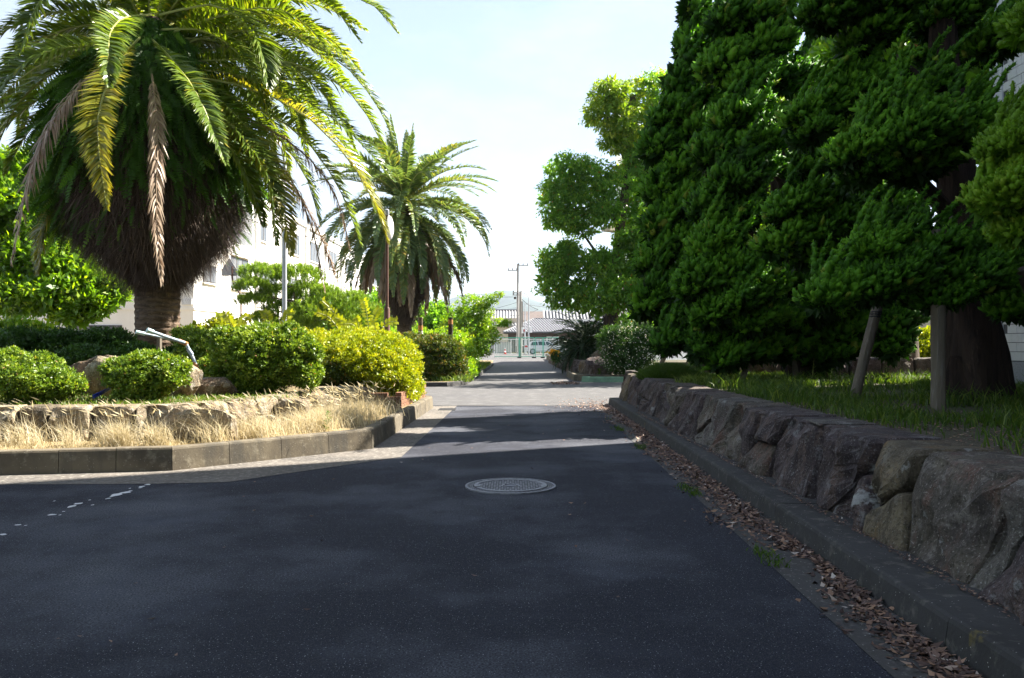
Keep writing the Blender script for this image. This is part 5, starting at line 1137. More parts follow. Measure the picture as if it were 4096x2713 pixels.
broad_tree('camphor_tree', (4.2, 35, .2), 'tall camphor tree clipped into rounded clumps beyond the side road', 'tree',
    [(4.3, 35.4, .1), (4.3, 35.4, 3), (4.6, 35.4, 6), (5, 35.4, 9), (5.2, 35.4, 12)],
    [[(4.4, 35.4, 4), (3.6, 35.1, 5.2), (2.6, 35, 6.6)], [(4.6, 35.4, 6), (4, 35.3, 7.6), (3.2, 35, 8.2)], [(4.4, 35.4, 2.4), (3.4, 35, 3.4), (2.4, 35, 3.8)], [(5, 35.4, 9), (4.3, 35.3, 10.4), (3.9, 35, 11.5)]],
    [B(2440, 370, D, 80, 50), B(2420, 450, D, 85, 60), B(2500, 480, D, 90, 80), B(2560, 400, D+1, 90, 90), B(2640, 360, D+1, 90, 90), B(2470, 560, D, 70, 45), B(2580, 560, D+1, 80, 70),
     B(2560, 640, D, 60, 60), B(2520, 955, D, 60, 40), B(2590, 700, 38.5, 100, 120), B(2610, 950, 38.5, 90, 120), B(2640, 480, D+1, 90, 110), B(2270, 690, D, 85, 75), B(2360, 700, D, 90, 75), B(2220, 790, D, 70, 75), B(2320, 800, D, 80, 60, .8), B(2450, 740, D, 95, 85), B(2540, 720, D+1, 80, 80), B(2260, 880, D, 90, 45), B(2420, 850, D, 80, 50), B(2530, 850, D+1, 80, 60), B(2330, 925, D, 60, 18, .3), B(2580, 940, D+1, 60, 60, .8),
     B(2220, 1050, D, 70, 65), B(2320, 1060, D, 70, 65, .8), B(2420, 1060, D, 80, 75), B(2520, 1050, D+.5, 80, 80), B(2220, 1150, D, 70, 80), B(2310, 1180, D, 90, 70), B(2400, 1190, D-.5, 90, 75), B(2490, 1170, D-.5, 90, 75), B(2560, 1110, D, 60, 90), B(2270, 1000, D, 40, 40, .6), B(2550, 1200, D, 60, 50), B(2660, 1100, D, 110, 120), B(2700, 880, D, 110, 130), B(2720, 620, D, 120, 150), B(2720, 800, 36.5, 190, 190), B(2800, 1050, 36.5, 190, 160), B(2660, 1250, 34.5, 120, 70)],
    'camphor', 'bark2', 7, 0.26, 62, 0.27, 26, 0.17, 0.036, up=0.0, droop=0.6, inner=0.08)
broad_tree('broadleaf_tree', (9.5, 30, 0), 'tree seen as small green gaps behind the junipers on the right', 'tree', [(9.5, 30, 0), (9.4, 30, 4), (9.3, 30, 8)], [],
    [((9, 30, 4.5), (2.2, 2, 2), 1), ((10, 30, 7), (2.4, 2, 2.2), 1), ((7.8, 30, 8), (2, 2, 2.2), 1), ((11.5, 31, 5), (2, 2, 2), 1)], 'broad', 'bark2', 8, 0.25, 120, 0.35, 26, 0.17, 0.05)
broad_tree('broadleaf_tree', (8.2, 17.6, 0), 'tall dense tree behind the junipers next to the tiled building', 'tree', [(8.4, 17.6, 0), (8.3, 17.6, 4), (8.2, 17.6, 8)], [[(8.3, 17.6, 4), (7, 17.4, 6.5)], [(8.3, 17.6, 5), (9.3, 17.8, 7.5)]],
    [((8.2, 17.4, 7.2), (2.2, 2.0, 1.8), 1), ((8.0, 17.5, 8.0), (1.6, 1.6, 1.3), 1), ((9.4, 17.9, 8.4), (1.8, 1.7, 1.4), 1), ((6.8, 16.6, 6.2), (1.3, 1.3, 1.2), .7), ((9.6, 17.2, 6.2), (1.5, 1.5, 1.3), .7)], 'camphor', 'bark2', 9, 0.25, 170, 0.34, 30, 0.17, 0.055, inner=.5)
for i, (x, y, r, z, lb) in enumerate([(10.35, 20.5, .85, .9, 'sunlit yellow green hedge seen between leaning prop and grey post')]):
    t = thing('hedge', (x, y, 0), lb, 'hedge'); cloud_obj('foliage', RG(300+i), [((x, y, z), (r, .8, .85), 1)], M['azalea'], t, nsub=300, sr=.13, nleaf=34, L=.07, Wd=.025, up=.5, inner=.3)

t = thing('shrub', (7.2, 19.6, 0), 'dark shrub row closing the view behind the middle juniper trunk', 'shrub')
cloud_obj('foliage', RG(310), [((5.4, 19.8, .9), (1.2, .6, 1.0), 1), ((7.3, 19.8, .95), (1.3, .6, 1.05), 1), ((8.7, 19.7, 1.1), (.75, .6, 1.3), 1)], M['darkshrub'], t, nsub=220, sr=.16, nleaf=24, L=.08, Wd=.03, up=.3, inner=.5)
# cycads
M['cycadrib'] = surf('cycad_rib', (0.10, 0.13, 0.04), 0.5)
def cycad(x, y, z, L, n, label, seed, up0=0.9):
    t = thing('sago_palm', (x, y, 0.2), label, 'sago palm', 'dark sago palms under the camphor tree'); rd = random.Random(seed)
    q = MB(); q.lathe((x, y, 0.1), [(0.24, 0), (0.22, z*0.5), (0.26, z)], 14, jit=lambda i, k: 1+0.1*math.sin(k*3+i*2)); q.build('trunk', M['bark'], t)
    for i in range(n):
        az = i*2.39996; el = up0-1.5*(i/n)**0.9+rd.uniform(-.1, .1); Lf = L*rd.uniform(.8, 1.1)
        P = arch_pts((x+math.cos(az)*.1, y+math.sin(az)*.1, z+.1), az, el, Lf, rd.uniform(0.7, 1.3), 6)
        frond(t, RG(seed*10+i), P, 60, 0.17, 0.018, M['cycad'], M['cycadrib'], np.array([math.cos(az), math.sin(az)]), droop=0.1, vee=0.35, tintb=rd.uniform(.1, .6), ribr=0.012, name='leaf')
cycad(3.3, 36.3, 1.55, 1.95, 64, 'largest sago palm arching over the lane beneath the camphor tree', 31, 1.2)
cycad(3.0, 34.9, 1.1, 1.45, 56, 'lower sago palm in front of the largest one by the orange flowers', 32)
cycad(4.6, 36.6, 1.6, 1.6, 50, 'sago palm behind the two dark posts with fronds to the right', 33, 1.1)
cycad(3.0, 37.9, 0.9, 1.4, 36, 'farthest sago palm touching the gate view', 34)
for i, (px, lb) in enumerate([(2424, 'left of the two dark square posts among the sago palms'), (2450, 'right of the two dark square posts among the sago palms')]):
    p = W(px, 1385, 33.4); t = thing('gate_post', (p[0], 33.4, 0.5), lb, 'post', 'two dark posts on the boulders')
    q = MB(); q.box((p[0], 33.4, 1.55), (0.19, 0.19, 1.75), bev=0.01); q.build('shaft', M['bark'], t)
    q = MB(); q.box((p[0], 33.4, 2.46), (0.23, 0.23, 0.06)); q.build('cap', M['bark'], t)
# orange flowers
t = thing('orange_flowers', (2.05, 33.5, .6), 'small clump of bright orange yellow flowers by the lane wall', 'flowers')
def flower_clump(x, y, z, r, n, seed):
    rg = RG(seed); P = np.array([x, y, z])+rg.normal(size=(n, 3))*np.array([r, r*.6, r*.6]); D = rdirs(rg, n*5); P = np.repeat(P, 5, 0); S = unit(np.cross(D, rdirs(rg, n*5)))
    V, Fq = quad_leaves(P, D, S, np.full(n*5, .07), np.full(n*5, .03)); return V, Fq, rg.random(len(V))
p = W(2214, 1408, 33.5); V, Fq, T = flower_clump(p[0], p[1], p[2], .10, 60, 1); npmesh('blossoms', V, Fq, M['orangeflower'], t, T)
cloud_obj('leaves', RG(5), [((p[0]+.1, p[1], p[2]-.2), (.14, .2, .16), 1)], M['darkshrub'], t, nsub=30, sr=.1, nleaf=12, L=.1, Wd=.02, up=.8)
# shrub with white flowers
t = thing('flowering_shrub', (4.1, 27.2, 0.2), 'dark shrub dotted with tiny white flowers near the wall end', 'shrub')
cloud_obj('foliage', RG(41), [((4.05, 29.6, 1.0), (0.95, .7, .95), 1), ((4.6, 30, 1.3), (.9, .7, .95), 1), ((3.7, 29.8, 1.5), (.6, .6, .55), .5)], M['darkshrub'], t, nsub=260, sr=.14, nleaf=24, L=.06, Wd=.022, up=.3, inner=.4)
rg = RG(42); n = 420; d = rdirs(rg, n); d[:, 1] = -np.abs(d[:, 1]); P = np.array([4.2, 29.6, 1.0])+d*np.array([1.0, .75, .95])*1.03; P = P[P[:, 2] > .3]; n = len(P)
D_ = rdirs(rg, n*4); P = np.repeat(P, 4, 0); S = unit(np.cross(D_, rdirs(rg, n*4))); V, Fq = quad_leaves(P, D_, S, np.full(n*4, .028), np.full(n*4, .012)); npmesh('blossoms', V, Fq, M['whiteflower'], t, rg.random(len(V)))['kind'] = 'stuff'
t = thing('shrub', (5.3, 33, .2), 'loose leafy shrub in front of the siding wall', 'shrub')
cloud_obj('foliage', RG(43), [(W(2560, 1300, 33), (.9, .6, .55), 1), (W(2640, 1340, 33), (.8, .6, .7), 1)], M['camphor'], t, nsub=110, sr=.2, nleaf=18, L=.12, Wd=.03, droop=.3)

# ================================================================== LEFT SIDE VEGETATION
def tree_left():
    broad_tree('broadleaf_tree', (-13.6, 23, 0), 'bright leafy tree behind the near palm on the left', 'tree',
        [(-14.0, 23, 0), (-13.9, 23, 2), (-13.4, 23, 4.2), (-13, 23, 6)], [[(-13.9, 23, 1.9), (-12.8, 22.8, 2.9), (-11.8, 22.6, 3.4)], [(-13.7, 23, 3), (-14.6, 22.8, 4.4)]],
        [B(60, 820, 23, 150, 110), B(-60, 950, 23, 150, 150), B(170, 930, 23, 120, 90), B(100, 1040, 22.5, 150, 90), B(250, 1060, 22.5, 120, 90), B(330, 1130, 22.5, 110, 75), B(430, 1160, 22.3, 70, 50), B(220, 1180, 22, 130, 70), B(80, 1180, 22, 120, 80),
         B(370, 1210, 22, 80, 40), B(20, 1090, 23, 120, 90), B(300, 1250, 22, 80, 35, .6), B(-100, 1150, 23, 130, 120), B(60, 700, 23.5, 120, 90), B(-80, 760, 24, 130, 120)],
        'broad', 'bark2', 12, 0.22, 80, 0.26, 22, 0.16, 0.042, up=0.35, droop=0.0, inner=0.25)
tree_left()
def shrub(label, blobs, mat, seed, nsub, sr, nleaf, L, Wd, name='shrub', cat='shrub', stems=True, group=None, **kw):
    c = blobs[0][0]; t = thing(name, (c[0], c[1], 0.6 if c[1] < 19 else 0.1), label, cat, group)
    if stems:
        q = MB(); rd = random.Random(seed); zb = 0.55 if c[1] < 19 else 0.05
        for i in range(7):
            a = rd.uniform(0, 2*PI); r = blobs[0][1][0]*0.6; q.tube([(c[0]+math.cos(a)*.05, c[1]+math.sin(a)*.05, zb), (c[0]+math.cos(a)*r*.4, c[1]+math.sin(a)*r*.4, (zb+c[2])/2), (c[0]+math.cos(a)*r, c[1]+math.sin(a)*r, c[2])], [.022, .016, .008], 5)
        q.build('stems', M['bark2'], t)
    cloud_obj('foliage', RG(seed), blobs, M[mat], t, nsub=nsub, sr=sr, nleaf=nleaf, L=L, Wd=Wd, **kw); return t
kwS = dict(up=0.25, inner=0.3, flat=0.8)
shrub('low round shrub of small leaves between two rocks on the palm bed', [B(585, 1510, 10.7, 130, 85, 1, .4), B(490, 1480, 10.8, 80, 50, .4, .3), B(680, 1475, 10.7, 75, 50, .4, .3), B(560, 1570, 10.6, 100, 45, .4, .3), B(590, 1440, 10.8, 70, 35, .3, .3), B(700, 1520, 10.6, 55, 25, .12, .2), B(470, 1530, 10.6, 45, 22, .1, .2), B(640, 1430, 10.7, 35, 25, .08, .15)], 'holly', 201, 330, .055, 26, .032, .013, **kwS)
shrub('leftmost round shrub spreading over the low wall', [B(130, 1530, 10.3, 170, 90, 1, .45), B(30, 1480, 10.5, 130, 90, .7, .4), B(250, 1540, 10.3, 90, 45, .4, .3), B(170, 1460, 10.5, 80, 50, .3, .3)], 'holly', 202, 360, .055, 26, .032, .013, **kwS)
shrub('dense ball shaped shrub of small glossy leaves, largest on the palm bed', [B(1050, 1440, 12.4, 185, 140, 1, .62), B(940, 1400, 12.5, 95, 90, .4, .4), B(1180, 1420, 12.4, 95, 100, .5, .5), B(1060, 1345, 12.5, 110, 50, .35, .4), B(1230, 1500, 12.3, 55, 60, .2, .3), B(1000, 1530, 12.3, 110, 55, .4, .4), B(900, 1345, 12.4, 45, 35, .1, .2), B(1160, 1330, 12.4, 50, 35, .1, .2), B(1250, 1400, 12.3, 40, 30, .08, .2), B(870, 1500, 12.2, 40, 50, .1, .2)], 'holly', 203, 620, .065, 30, .036, .015, **kwS)
shrub('dark shrub mass at the far left behind the leftmost round shrub', [B(80, 1400, 14, 170, 90, 1, .6), B(260, 1390, 14.5, 130, 75, .7, .6), B(-80, 1420, 13, 150, 100, .7, .6), B(60, 1470, 12.8, 120, 60, .5, .4)], 'darkshrub', 204, 320, .09, 28, .05, .02, **kwS)
shrub('dark shrubs along the foot of the near palm trunk', [B(420, 1390, 14.6, 140, 75, 1, .5), B(560, 1430, 13.6, 110, 50, .6, .4), B(330, 1440, 13.3, 110, 55, .6, .4), B(720, 1440, 14.3, 90, 60, .5, .4)], 'darkshrub', 205, 330, .085, 28, .045, .018, **kwS)
shrub('mid green bush between the palm trunk and the ball shaped shrub', [B(820, 1400, 13.8, 110, 75, 1, .5), B(760, 1350, 14.2, 70, 40, .4, .4), B(880, 1480, 13.2, 80, 70, .5, .4)], 'holly', 206, 260, .08, 26, .042, .017, **kwS)
shrub('light green leafy bush at the left edge under the broadleaf tree', [B(60, 1330, 16.5, 110, 40, 1, .5), B(150, 1340, 16.5, 60, 30, .4, .4)], 'nandina', 207, 90, .14, 16, .11, .03, up=.7)
shrub('yellow green shrub tops beside the palm trunk against the white wall', [B(900, 1310, 15.4, 70, 38, 1, .4), B(810, 1330, 15.2, 60, 25, .5, .4)], 'sprout', 208, 60, .10, 13, .08, .022, up=.5)
# yellow hedge
kwH = dict(up=0.55, inner=0.5, flat=0.7)
shrub('big yellow green clipped hedge mound on the brick planter', [((-2.62, 15.6, 0.95), (.92, 1.25, .62), 1), ((-3.1, 16.2, 1.08), (1.0, 1.3, .55), .8), ((-2.2, 15.0, .70), (.48, .72, .42), .4), ((-2.02, 15.7, .52), (.30, 1.1, .36), .45), ((-3.9, 16.6, 1.1), (.9, .9, .52), .5)], 'azalea', 210, 1500, .075, 26, .036, .015, name='hedge', cat='hedge', **kwH)
shrub('rounded hedge across the side road, its leaves coloured darker for the palm shade', [((-2.45, 27.3, .85), (.95, .9, .82), 1), ((-3.4, 28, .95), (1.2, 1, .78), .9), ((-1.95, 27.6, .6), (.45, .8, .58), .4)], 'azalea_dark', 212, 800, .10, 26, .055, .022, name='hedge', cat='hedge', **kwH)
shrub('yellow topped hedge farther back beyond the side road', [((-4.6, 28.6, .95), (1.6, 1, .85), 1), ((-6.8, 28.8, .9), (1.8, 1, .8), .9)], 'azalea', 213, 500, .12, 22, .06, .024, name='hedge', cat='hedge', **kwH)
shrub('leafy weeds with white flecks growing over the far kerb', [((-1.75, 29.5, .45), (.5, 1.4, .4), 1), ((-1.7, 32, .4), (.5, 1.6, .35), .8)], 'broad', 214, 200, .12, 16, .09, .02, up=.8)
shrub('green bush left of the light green sapling near the gate', [((-3.2, 42, 1.1), (1.4, 1.5, 1.1), 1), ((-5.2, 42, 1.2), (1.5, 1.5, 1.2), .9)], 'nandina', 215, 260, .2, 18, .12, .035)
# dark background trees behind palm 2
shrub('row of mid green trees behind the second palm', [((-7.6, 46, 2.2), (2.2, 1.8, 2.3), 1), ((-4.6, 48, 1.9), (2.0, 1.8, 2.0), .9), ((-10.2, 45, 2.0), (2.0, 1.6, 2.2), .9), ((-2.9, 50, 1.6), (1.4, 1.6, 1.6), .6)], 'camphor', 216, 420, .28, 24, .16, .05, name='tree_row', cat='tree')
# light green sapling
t = broad_tree('sapling', (-2.6, 52, .1), 'light green thin leaved sapling beside the gate', 'tree', [(-2.55, 46, .1), (-2.6, 46, 1.5), (-2.7, 46, 3.5)], [[(-2.55, 46, .4), (-2.2, 46, 1.6), (-1.7, 46, 2.4)], [(-2.6, 46, 1.2), (-3.1, 46, 2.4), (-3.3, 46, 3.3)], [(-2.2, 46, 1.9), (-1.5, 45.8, 3.0), (-1.0, 45.8, 3.7)]],
    [B(1880, 1230, 46, 60, 55), B(1830, 1290, 46, 60, 60), B(1930, 1260, 46, 45, 50), B(1900, 1310, 46, 80, 45), B(1950, 1340, 46, 60, 40, .7), B(1850, 1370, 46, 60, 45, .8), B(1960, 1200, 46, 30, 25, .3), B(2010, 1290, 46, 35, 14, .25), B(2000, 1180, 46, 30, 8, .12), B(1920, 1400, 46, 50, 30, .6), B(1800, 1330, 46.5, 50, 60, .7)], 'nandina', 'bark2', 17, .05, 80, .16, 15, .13, .03, up=.1, inner=.1)
# pine
def pine(x, y, label):
    t = thing('pine_tree', (x, y, 0), label, 'pine tree'); rg = RG(77)
    q = MB(); q.tube([tuple(p) for p in spline([(x, y, 0), (x-.1, y, 1.1), (x+.15, y, 2.0), (x, y, 3.0)], 10)], list(np.linspace(.13, .05, 10)), 8); q.build('trunk', M['bark2'], t, smooth=True)
    pads = [(1060, 1110, 110, 45), (1190, 1120, 110, 50), (1010, 1160, 75, 35), (1120, 1190, 90, 45), (1230, 1190, 90, 60), (1030, 1215, 85, 30), (1130, 1260, 90, 45), (1240, 1270, 90, 60), (1300, 1210, 80, 70), (1060, 1290, 60, 30), (1330, 1290, 90, 50), (1410, 1240, 80, 70), (1180, 1310, 90, 30), (1480, 1290, 70, 60), (1390, 1310, 80, 40)]
    for i, (px, py, hw, hh) in enumerate(pads):
        c = np.array(W(px, py, y+rg.uniform(-.5, .5))); r = np.array([hw/F*y, hw/F*y*.9, hh/F*y]); n = int(hw*3.0)
        d = rdirs(rg, n); d[:, 2] = np.where(d[:, 2] < -.3, -d[:, 2], d[:, 2]); base = c+d*r*rg.uniform(.6, 1, (n, 1)); ax = unit(d*.5+np.array([0, 0, 1.0])); k = 40
        tt = rg.random((n, k)); ph = rg.uniform(0, 2*PI, (n, k)); a_ = unit(np.cross(ax, [0.2, 1, .1])); b_ = np.cross(ax, a_); e = a_[:, None]*np.cos(ph)[..., None]+b_[:, None]*np.sin(ph)[..., None]
        P = (base[:, None]+ax[:, None]*(.16*tt)[..., None]).reshape(-1, 3); D_ = unit(e*.8+ax[:, None]*.9).reshape(-1, 3); S = unit(np.cross(D_, rdirs(rg, len(D_))))
        V, Fq = tri_leaves(P, D_, S, rg.uniform(.07, .12, len(P)), np.full(len(P), .006)); T = np.repeat(np.clip(.3+.5*tt.ravel()+rg.normal(size=n*k)*.12, 0, 1), 3); npmesh('needle_pad', V, Fq, M['pine'], t, T)
        q = MB(); q.tube([(x, y, max(.5, c[2]-.35)), tuple(c-np.array([0, 0, r[2]*.5]))], [.04, .015], 6); q.build('limb', M['bark2'], t, smooth=True)
pine(-7.0, 26.5, 'pruned pine behind the white pole with layered needle pads')
shrub('lower flank of the yellow hedge with shade painted into darker leaves, beside the ball shaped shrub', [((-3.15, 14.75, .62), (.6, .35, .42), 1)], 'azalea_dark', 217, 420, .07, 24, .036, .015, name='hedge', cat='hedge', **kwH)
# sprouts on the hedge
def sprout(base, tip, n, L, label, seed):
    t = thing('sprout', base, label, 'shoot', 'fresh shoots rising from the hedge'); rg = RG(seed); mid = (np.array(base)+np.array(tip))/2+np.array([0, 0, .12])
    C = spline([base, tuple(mid), tip], n); q = MB(); q.tube([tuple(p) for p in C[::max(1, n//6)]], .006, 4); q.build('stem', M['palmrib'], t)
    T_ = unit(np.gradient(C, axis=0)); S_ = unit(np.cross(T_, [0, -1, .4])); Vs = []
    for sd in (-1, 1):
        D_ = unit(S_*sd+T_*.5+rg.normal(size=(n, 3))*.2); V, _ = quad_leaves(C, D_, unit(np.cross(D_, [0.2, -1, .5])), L*rg.uniform(.7, 1.2, n), np.full(n, L*.28)); Vs.append(V)
    V = np.concatenate(Vs); npmesh('leaves', V, np.arange(len(V)).reshape(-1, 4), M['sprout'], t, rg.random(len(V)).round(1))
sl = [((1370, 1340), (1270, 1250)), ((1390, 1350), (1290, 1205)), ((1400, 1350), (1340, 1270)), ((1480, 1350), (1455, 1205)), ((1480, 1350), (1515, 1235)), ((1500, 1350), (1585, 1285)), ((1440, 1350), (1425, 1275)), ((1450, 1350), (1380, 1295)), ((1510, 1360), (1490, 1300)),
      ((1130, 1320), (1165, 1258)), ((1080, 1320), (1055, 1255)), ((930, 1310), (880, 1270)), ((960, 1320), (1000, 1275))]
for i, (a, b) in enumerate(sl):
    dd = 17.6 if a[0] > 1200 else 14.5; sprout(W(a[0], a[1], dd), W(b[0], b[1], dd-.1), 13, .115, 'light yellow green leafy shoot %s' % ['leaning far left over the hedge', 'arching high to the left over the hedge', 'short and bent left above the hedge', 'standing tallest in the middle of the hedge', 'rising just left of the brown lamp post', 'bending right across the brown lamp post', 'with a round bunch of leaves at mid hedge', 'low and leaning left at mid hedge', 'low beside the foot of the brown lamp post', 'tall above the ball shaped shrub near the white pole', 'upright on top of the ball shaped shrub', 'leaning left before the white school wall', 'leaning right before the white school wall'][i], 500+i)

# ================================================================== street furniture left
a = W(1138, 1330, 24); t = thing('lamp_pole', (a[0], 24, 0), 'plain pale grey metal pole in front of the pine', 'pole')
q = MB(); q.tube([(a[0], 24, 0), (a[0], 24, 3.2), (a[0], 24, 6.6)], [.072, .066, .058], 16); q.build('shaft', M['steel'], t, smooth=True)
q = MB(); q.tube([(a[0], 24, 6.6), (a[0], 23.7, 6.95), (a[0], 23.2, 7.0)], .03, 8); q.build('arm', M['steel'], t, smooth=True); q = MB(); q.box((a[0], 22.9, 6.98), (.22, .6, .1), bev=.03); q.build('lamp_head', M['whiteplastic'], t)
a = W(1548, 1300, 19); x = a[0]; t = thing('lamp_post', (x, 19, 0), 'brown post with thicker base and a white oval head behind the yellow hedge', 'lamp post')
q = MB(); q.tube([(x, 19, 0.0), (x, 19, 2.12), (x, 19, 2.17)], [.068, .068, .05], 16); q.build('base_sleeve', M['brownpaint'], t, smooth=True)
q = MB(); q.tube([(x, 19, 2.1), (x, 19, 4.3)], .037, 12); q.build('shaft', M['brownpaint'], t, smooth=True)
q = MB(); c = W(1562, 912, 19); q.lathe((c[0]-.02, 19, c[2]), [(.02, -.05), (.19, -.045), (.275, -.02), (.28, .0), (.25, .04), (.15, .075), (.02, .085)], 28, 'x'); q.build('oval_head', M['whiteplastic'], t, smooth=True)
q = MB(); q.lathe((x, 19, 4.28), [(.045, 0), (.055, .04), (.05, .13), (.02, .15)], 12); q.build('top_cap', M['steel'], t, smooth=True)
q = MB(); q.box((x+.03, 19, 3.98), (.08, .05, .05)); q.build('bracket', M['brownpaint'], t)
# back of a sign
Ys = 34.0; t = thing('road_sign', W(964, 1300, Ys), 'grey back of a pointed road sign on a bent pipe before the school', 'sign')
sp = [(888, 1104), (950, 1104), (947, 1078), (918, 1032), (888, 1078)]
v = [W(px, py, Ys) for px, py in sp]; q = MB(); n = len(v); q.add([(a_, b_-.012, c_) for a_, b_, c_ in v]+[(a_, b_+.012, c_) for a_, b_, c_ in v], [tuple(range(n)), tuple(reversed(range(n, 2*n)))]+[(i, n+i, n+(i+1) % n, (i+1) % n) for i in range(n)]); q.build('plate', M['signback'], t)
pp = [W(929, 1066, Ys-.06), W(929, 1110, Ys-.06), W(934, 1135, Ys-.06), W(958, 1172, Ys-.06), W(964, 1195, Ys-.06), W(964, 1400, Ys-.06)]; q = MB(); q.tube(pp, .038, 10); q.build('bent_post', M['brownpaint'], t, smooth=True)
for py in (1075, 1095): c = W(929, py, Ys-.04); q = MB(); q.box(c, (.16, .06, .035)); q.build('clamp', M['steel'], t)
# sign post with banded reflective wrap near palm 2
for i, (px, lb) in enumerate([(1682, 'trunk like post with a yellow and white band right of the second palm'), (1802, 'dark post with a yellow band farther right of the second palm')]):
    p = W(px, 1330, 36); t = thing('banded_post', (p[0], 36, .1), lb, 'post'); q = MB(); q.tube([(p[0], 36, .1), (p[0], 36, 2.5)], .10, 12); q.build('shaft', M['bark2'] if i == 0 else M['bark'], t, smooth=True)
    for k, (z, mm) in enumerate([(1.7, 'paint'), (1.95, 'rust')] if i == 0 else [(2.2, 'rust')]): q = MB(); q.lathe((p[0], 36, z), [(.103, 0), (.105, .2)], 12); q.build('band', M[mm], t)
# broken pipe rig
Yp = 12.0; t = thing('pipe_frame', W(795, 1480, Yp), 'old grey pipe frame with rusty joints reaching left over the round shrub', 'pipe')
def pipe(pts, r, mat, nm='pipe'): q = MB(); q.tube([W(*p) for p in pts], r*0.8, 10); return q.build(nm, M[mat], t, smooth=True)
pipe([(592, 1322, 11.4), (660, 1346, 11.6), (740, 1372, 12)], .030, 'pipegrey'); pipe([(548, 1330, 11.7), (610, 1342, 11.85), (700, 1362, 12.1)], .022, 'pipegrey')
pipe([(744, 1374, 12), (765, 1416, 12), (785, 1462, 12)], .028, 'pipegrey'); pipe([(716, 1364, 12), (750, 1378, 12)], .040, 'rust', 'joint'); pipe([(776, 1450, 12), (790, 1472, 12)], .036, 'rust', 'joint')
pipe([(748, 1375, 12.02), (758, 1400, 12.02), (772, 1432, 12.02)], .012, 'black', 'cable')
pipe([(588, 1320, 11.4), (612, 1329, 11.46)], .042, 'pipecap', 'end_cap'); pipe([(544, 1328, 11.7), (580, 1336, 11.78)], .034, 'pipecap', 'end_cap'); pipe([(752, 1396, 12), (768, 1420, 12)], .038, 'pipegrey', 'clamp')
q = MB(); p = W(637, 1400, 12.2); q.box((p[0], 12.2, 1.02), (.05, .07, .92)); q.build('support_stake', M['wood'], t)
t = thing('blue_hose', W(745, 1490, 11.9), 'blue hose bundle tied across the rocks and shrub on the palm bed', 'hose')
for k, (a_, b_, c_) in enumerate([((786, 1476, 11.9), (740, 1490, 11.6), (700, 1508, 11.3)), ((788, 1482, 11.95), (745, 1498, 11.6), (702, 1512, 11.3)), ((448, 1545, 10.9), (410, 1566, 10.6), (372, 1583, 10.4)), ((446, 1552, 10.92), (408, 1574, 10.6), (374, 1590, 10.4))]):
    q = MB(); q.tube([W(*a_), W(*b_), W(*c_)], .012+.004*(k % 2), 8); q.build('hose', M['bluepipe'], t, smooth=True)

# ================================================================== manhole
my = H*F/(1947-CY); mx = (2042-CX)/F*my
mh = thing('manhole', (mx, my, 0), 'round cast iron manhole cover with brick like tread in the shaded road', 'manhole cover')
def annulus(r0, r1, z0, z1, n=72): q = MB(); q.lathe((mx, my, 0), [(r0, z0), (r0, z1), (r1, z1), (r1, z0)], n); return q
q = MB(); q.lathe((mx, my, 0), [(0.41, 0.001), (0.41, 0.005)], 72); q.build('frame_bed', M['iron_dark'], mh)
def ring(r0, r1, z0, z1, n=72):
    q = MB(); vs = []; fs = []
    for k in range(n):
        a = 2*PI*k/n
        for r, z in ((r0, z0), (r0, z1), (r1, z1), (r1, z0)): vs.append((mx+math.cos(a)*r, my+math.sin(a)*r, z))
    for k in range(n):
        j = (k+1) % n
        for e in range(4): fs.append((k*4+e, j*4+e, j*4+(e+1) % 4, k*4+(e+1) % 4))
    return q.add(vs, fs)
ring(.395, .415, 0, .014).build('outer_rim', M['iron'], mh)
q = MB()
for r, n in ((.383, 60), (.366, 57), (.350, 54)):
    for k in range(n): a = 2*PI*(k+.5*(n % 2))/n; q.box((mx+math.cos(a)*r, my+math.sin(a)*r, .008), (.011, .024, .008), rz=a)
o = q.build('frame_blocks', M['iron'], mh); o['kind'] = 'stuff'
cv = ring(.300, .334, .004, .018).build('cover_rim', M['iron'], mh)
q = MB(); q.lathe((mx, my, 0), [(.302, .003), (.302, .012)], 72); q.build('cover', M['iron'], mh)
q = MB(); rows = 15
for j in range(rows):
    yy = -.285+.57*(j+.5)/rows; hw = math.sqrt(max(0, .294**2-yy**2)); xx = -0.336+(0.024 if j % 2 else 0)
    while xx < .33:
        if abs(xx)+.016 < hw and math.hypot(xx, yy) > .085: q.box((mx+xx, my+yy, .0125), (.031, .015, .003))
        xx += .048
o = q.build('tread_slots', M['iron_dark'], mh); o['kind'] = 'stuff'
ring(.056, .072, .004, .019, 40).build('centre_ring', M['iron'], mh)
q = MB(); q.box((mx-.30, my-.11, .0185), (.05, .02, .003), rz=.5); q.build('lifting_slot', M['iron_dark'], mh)

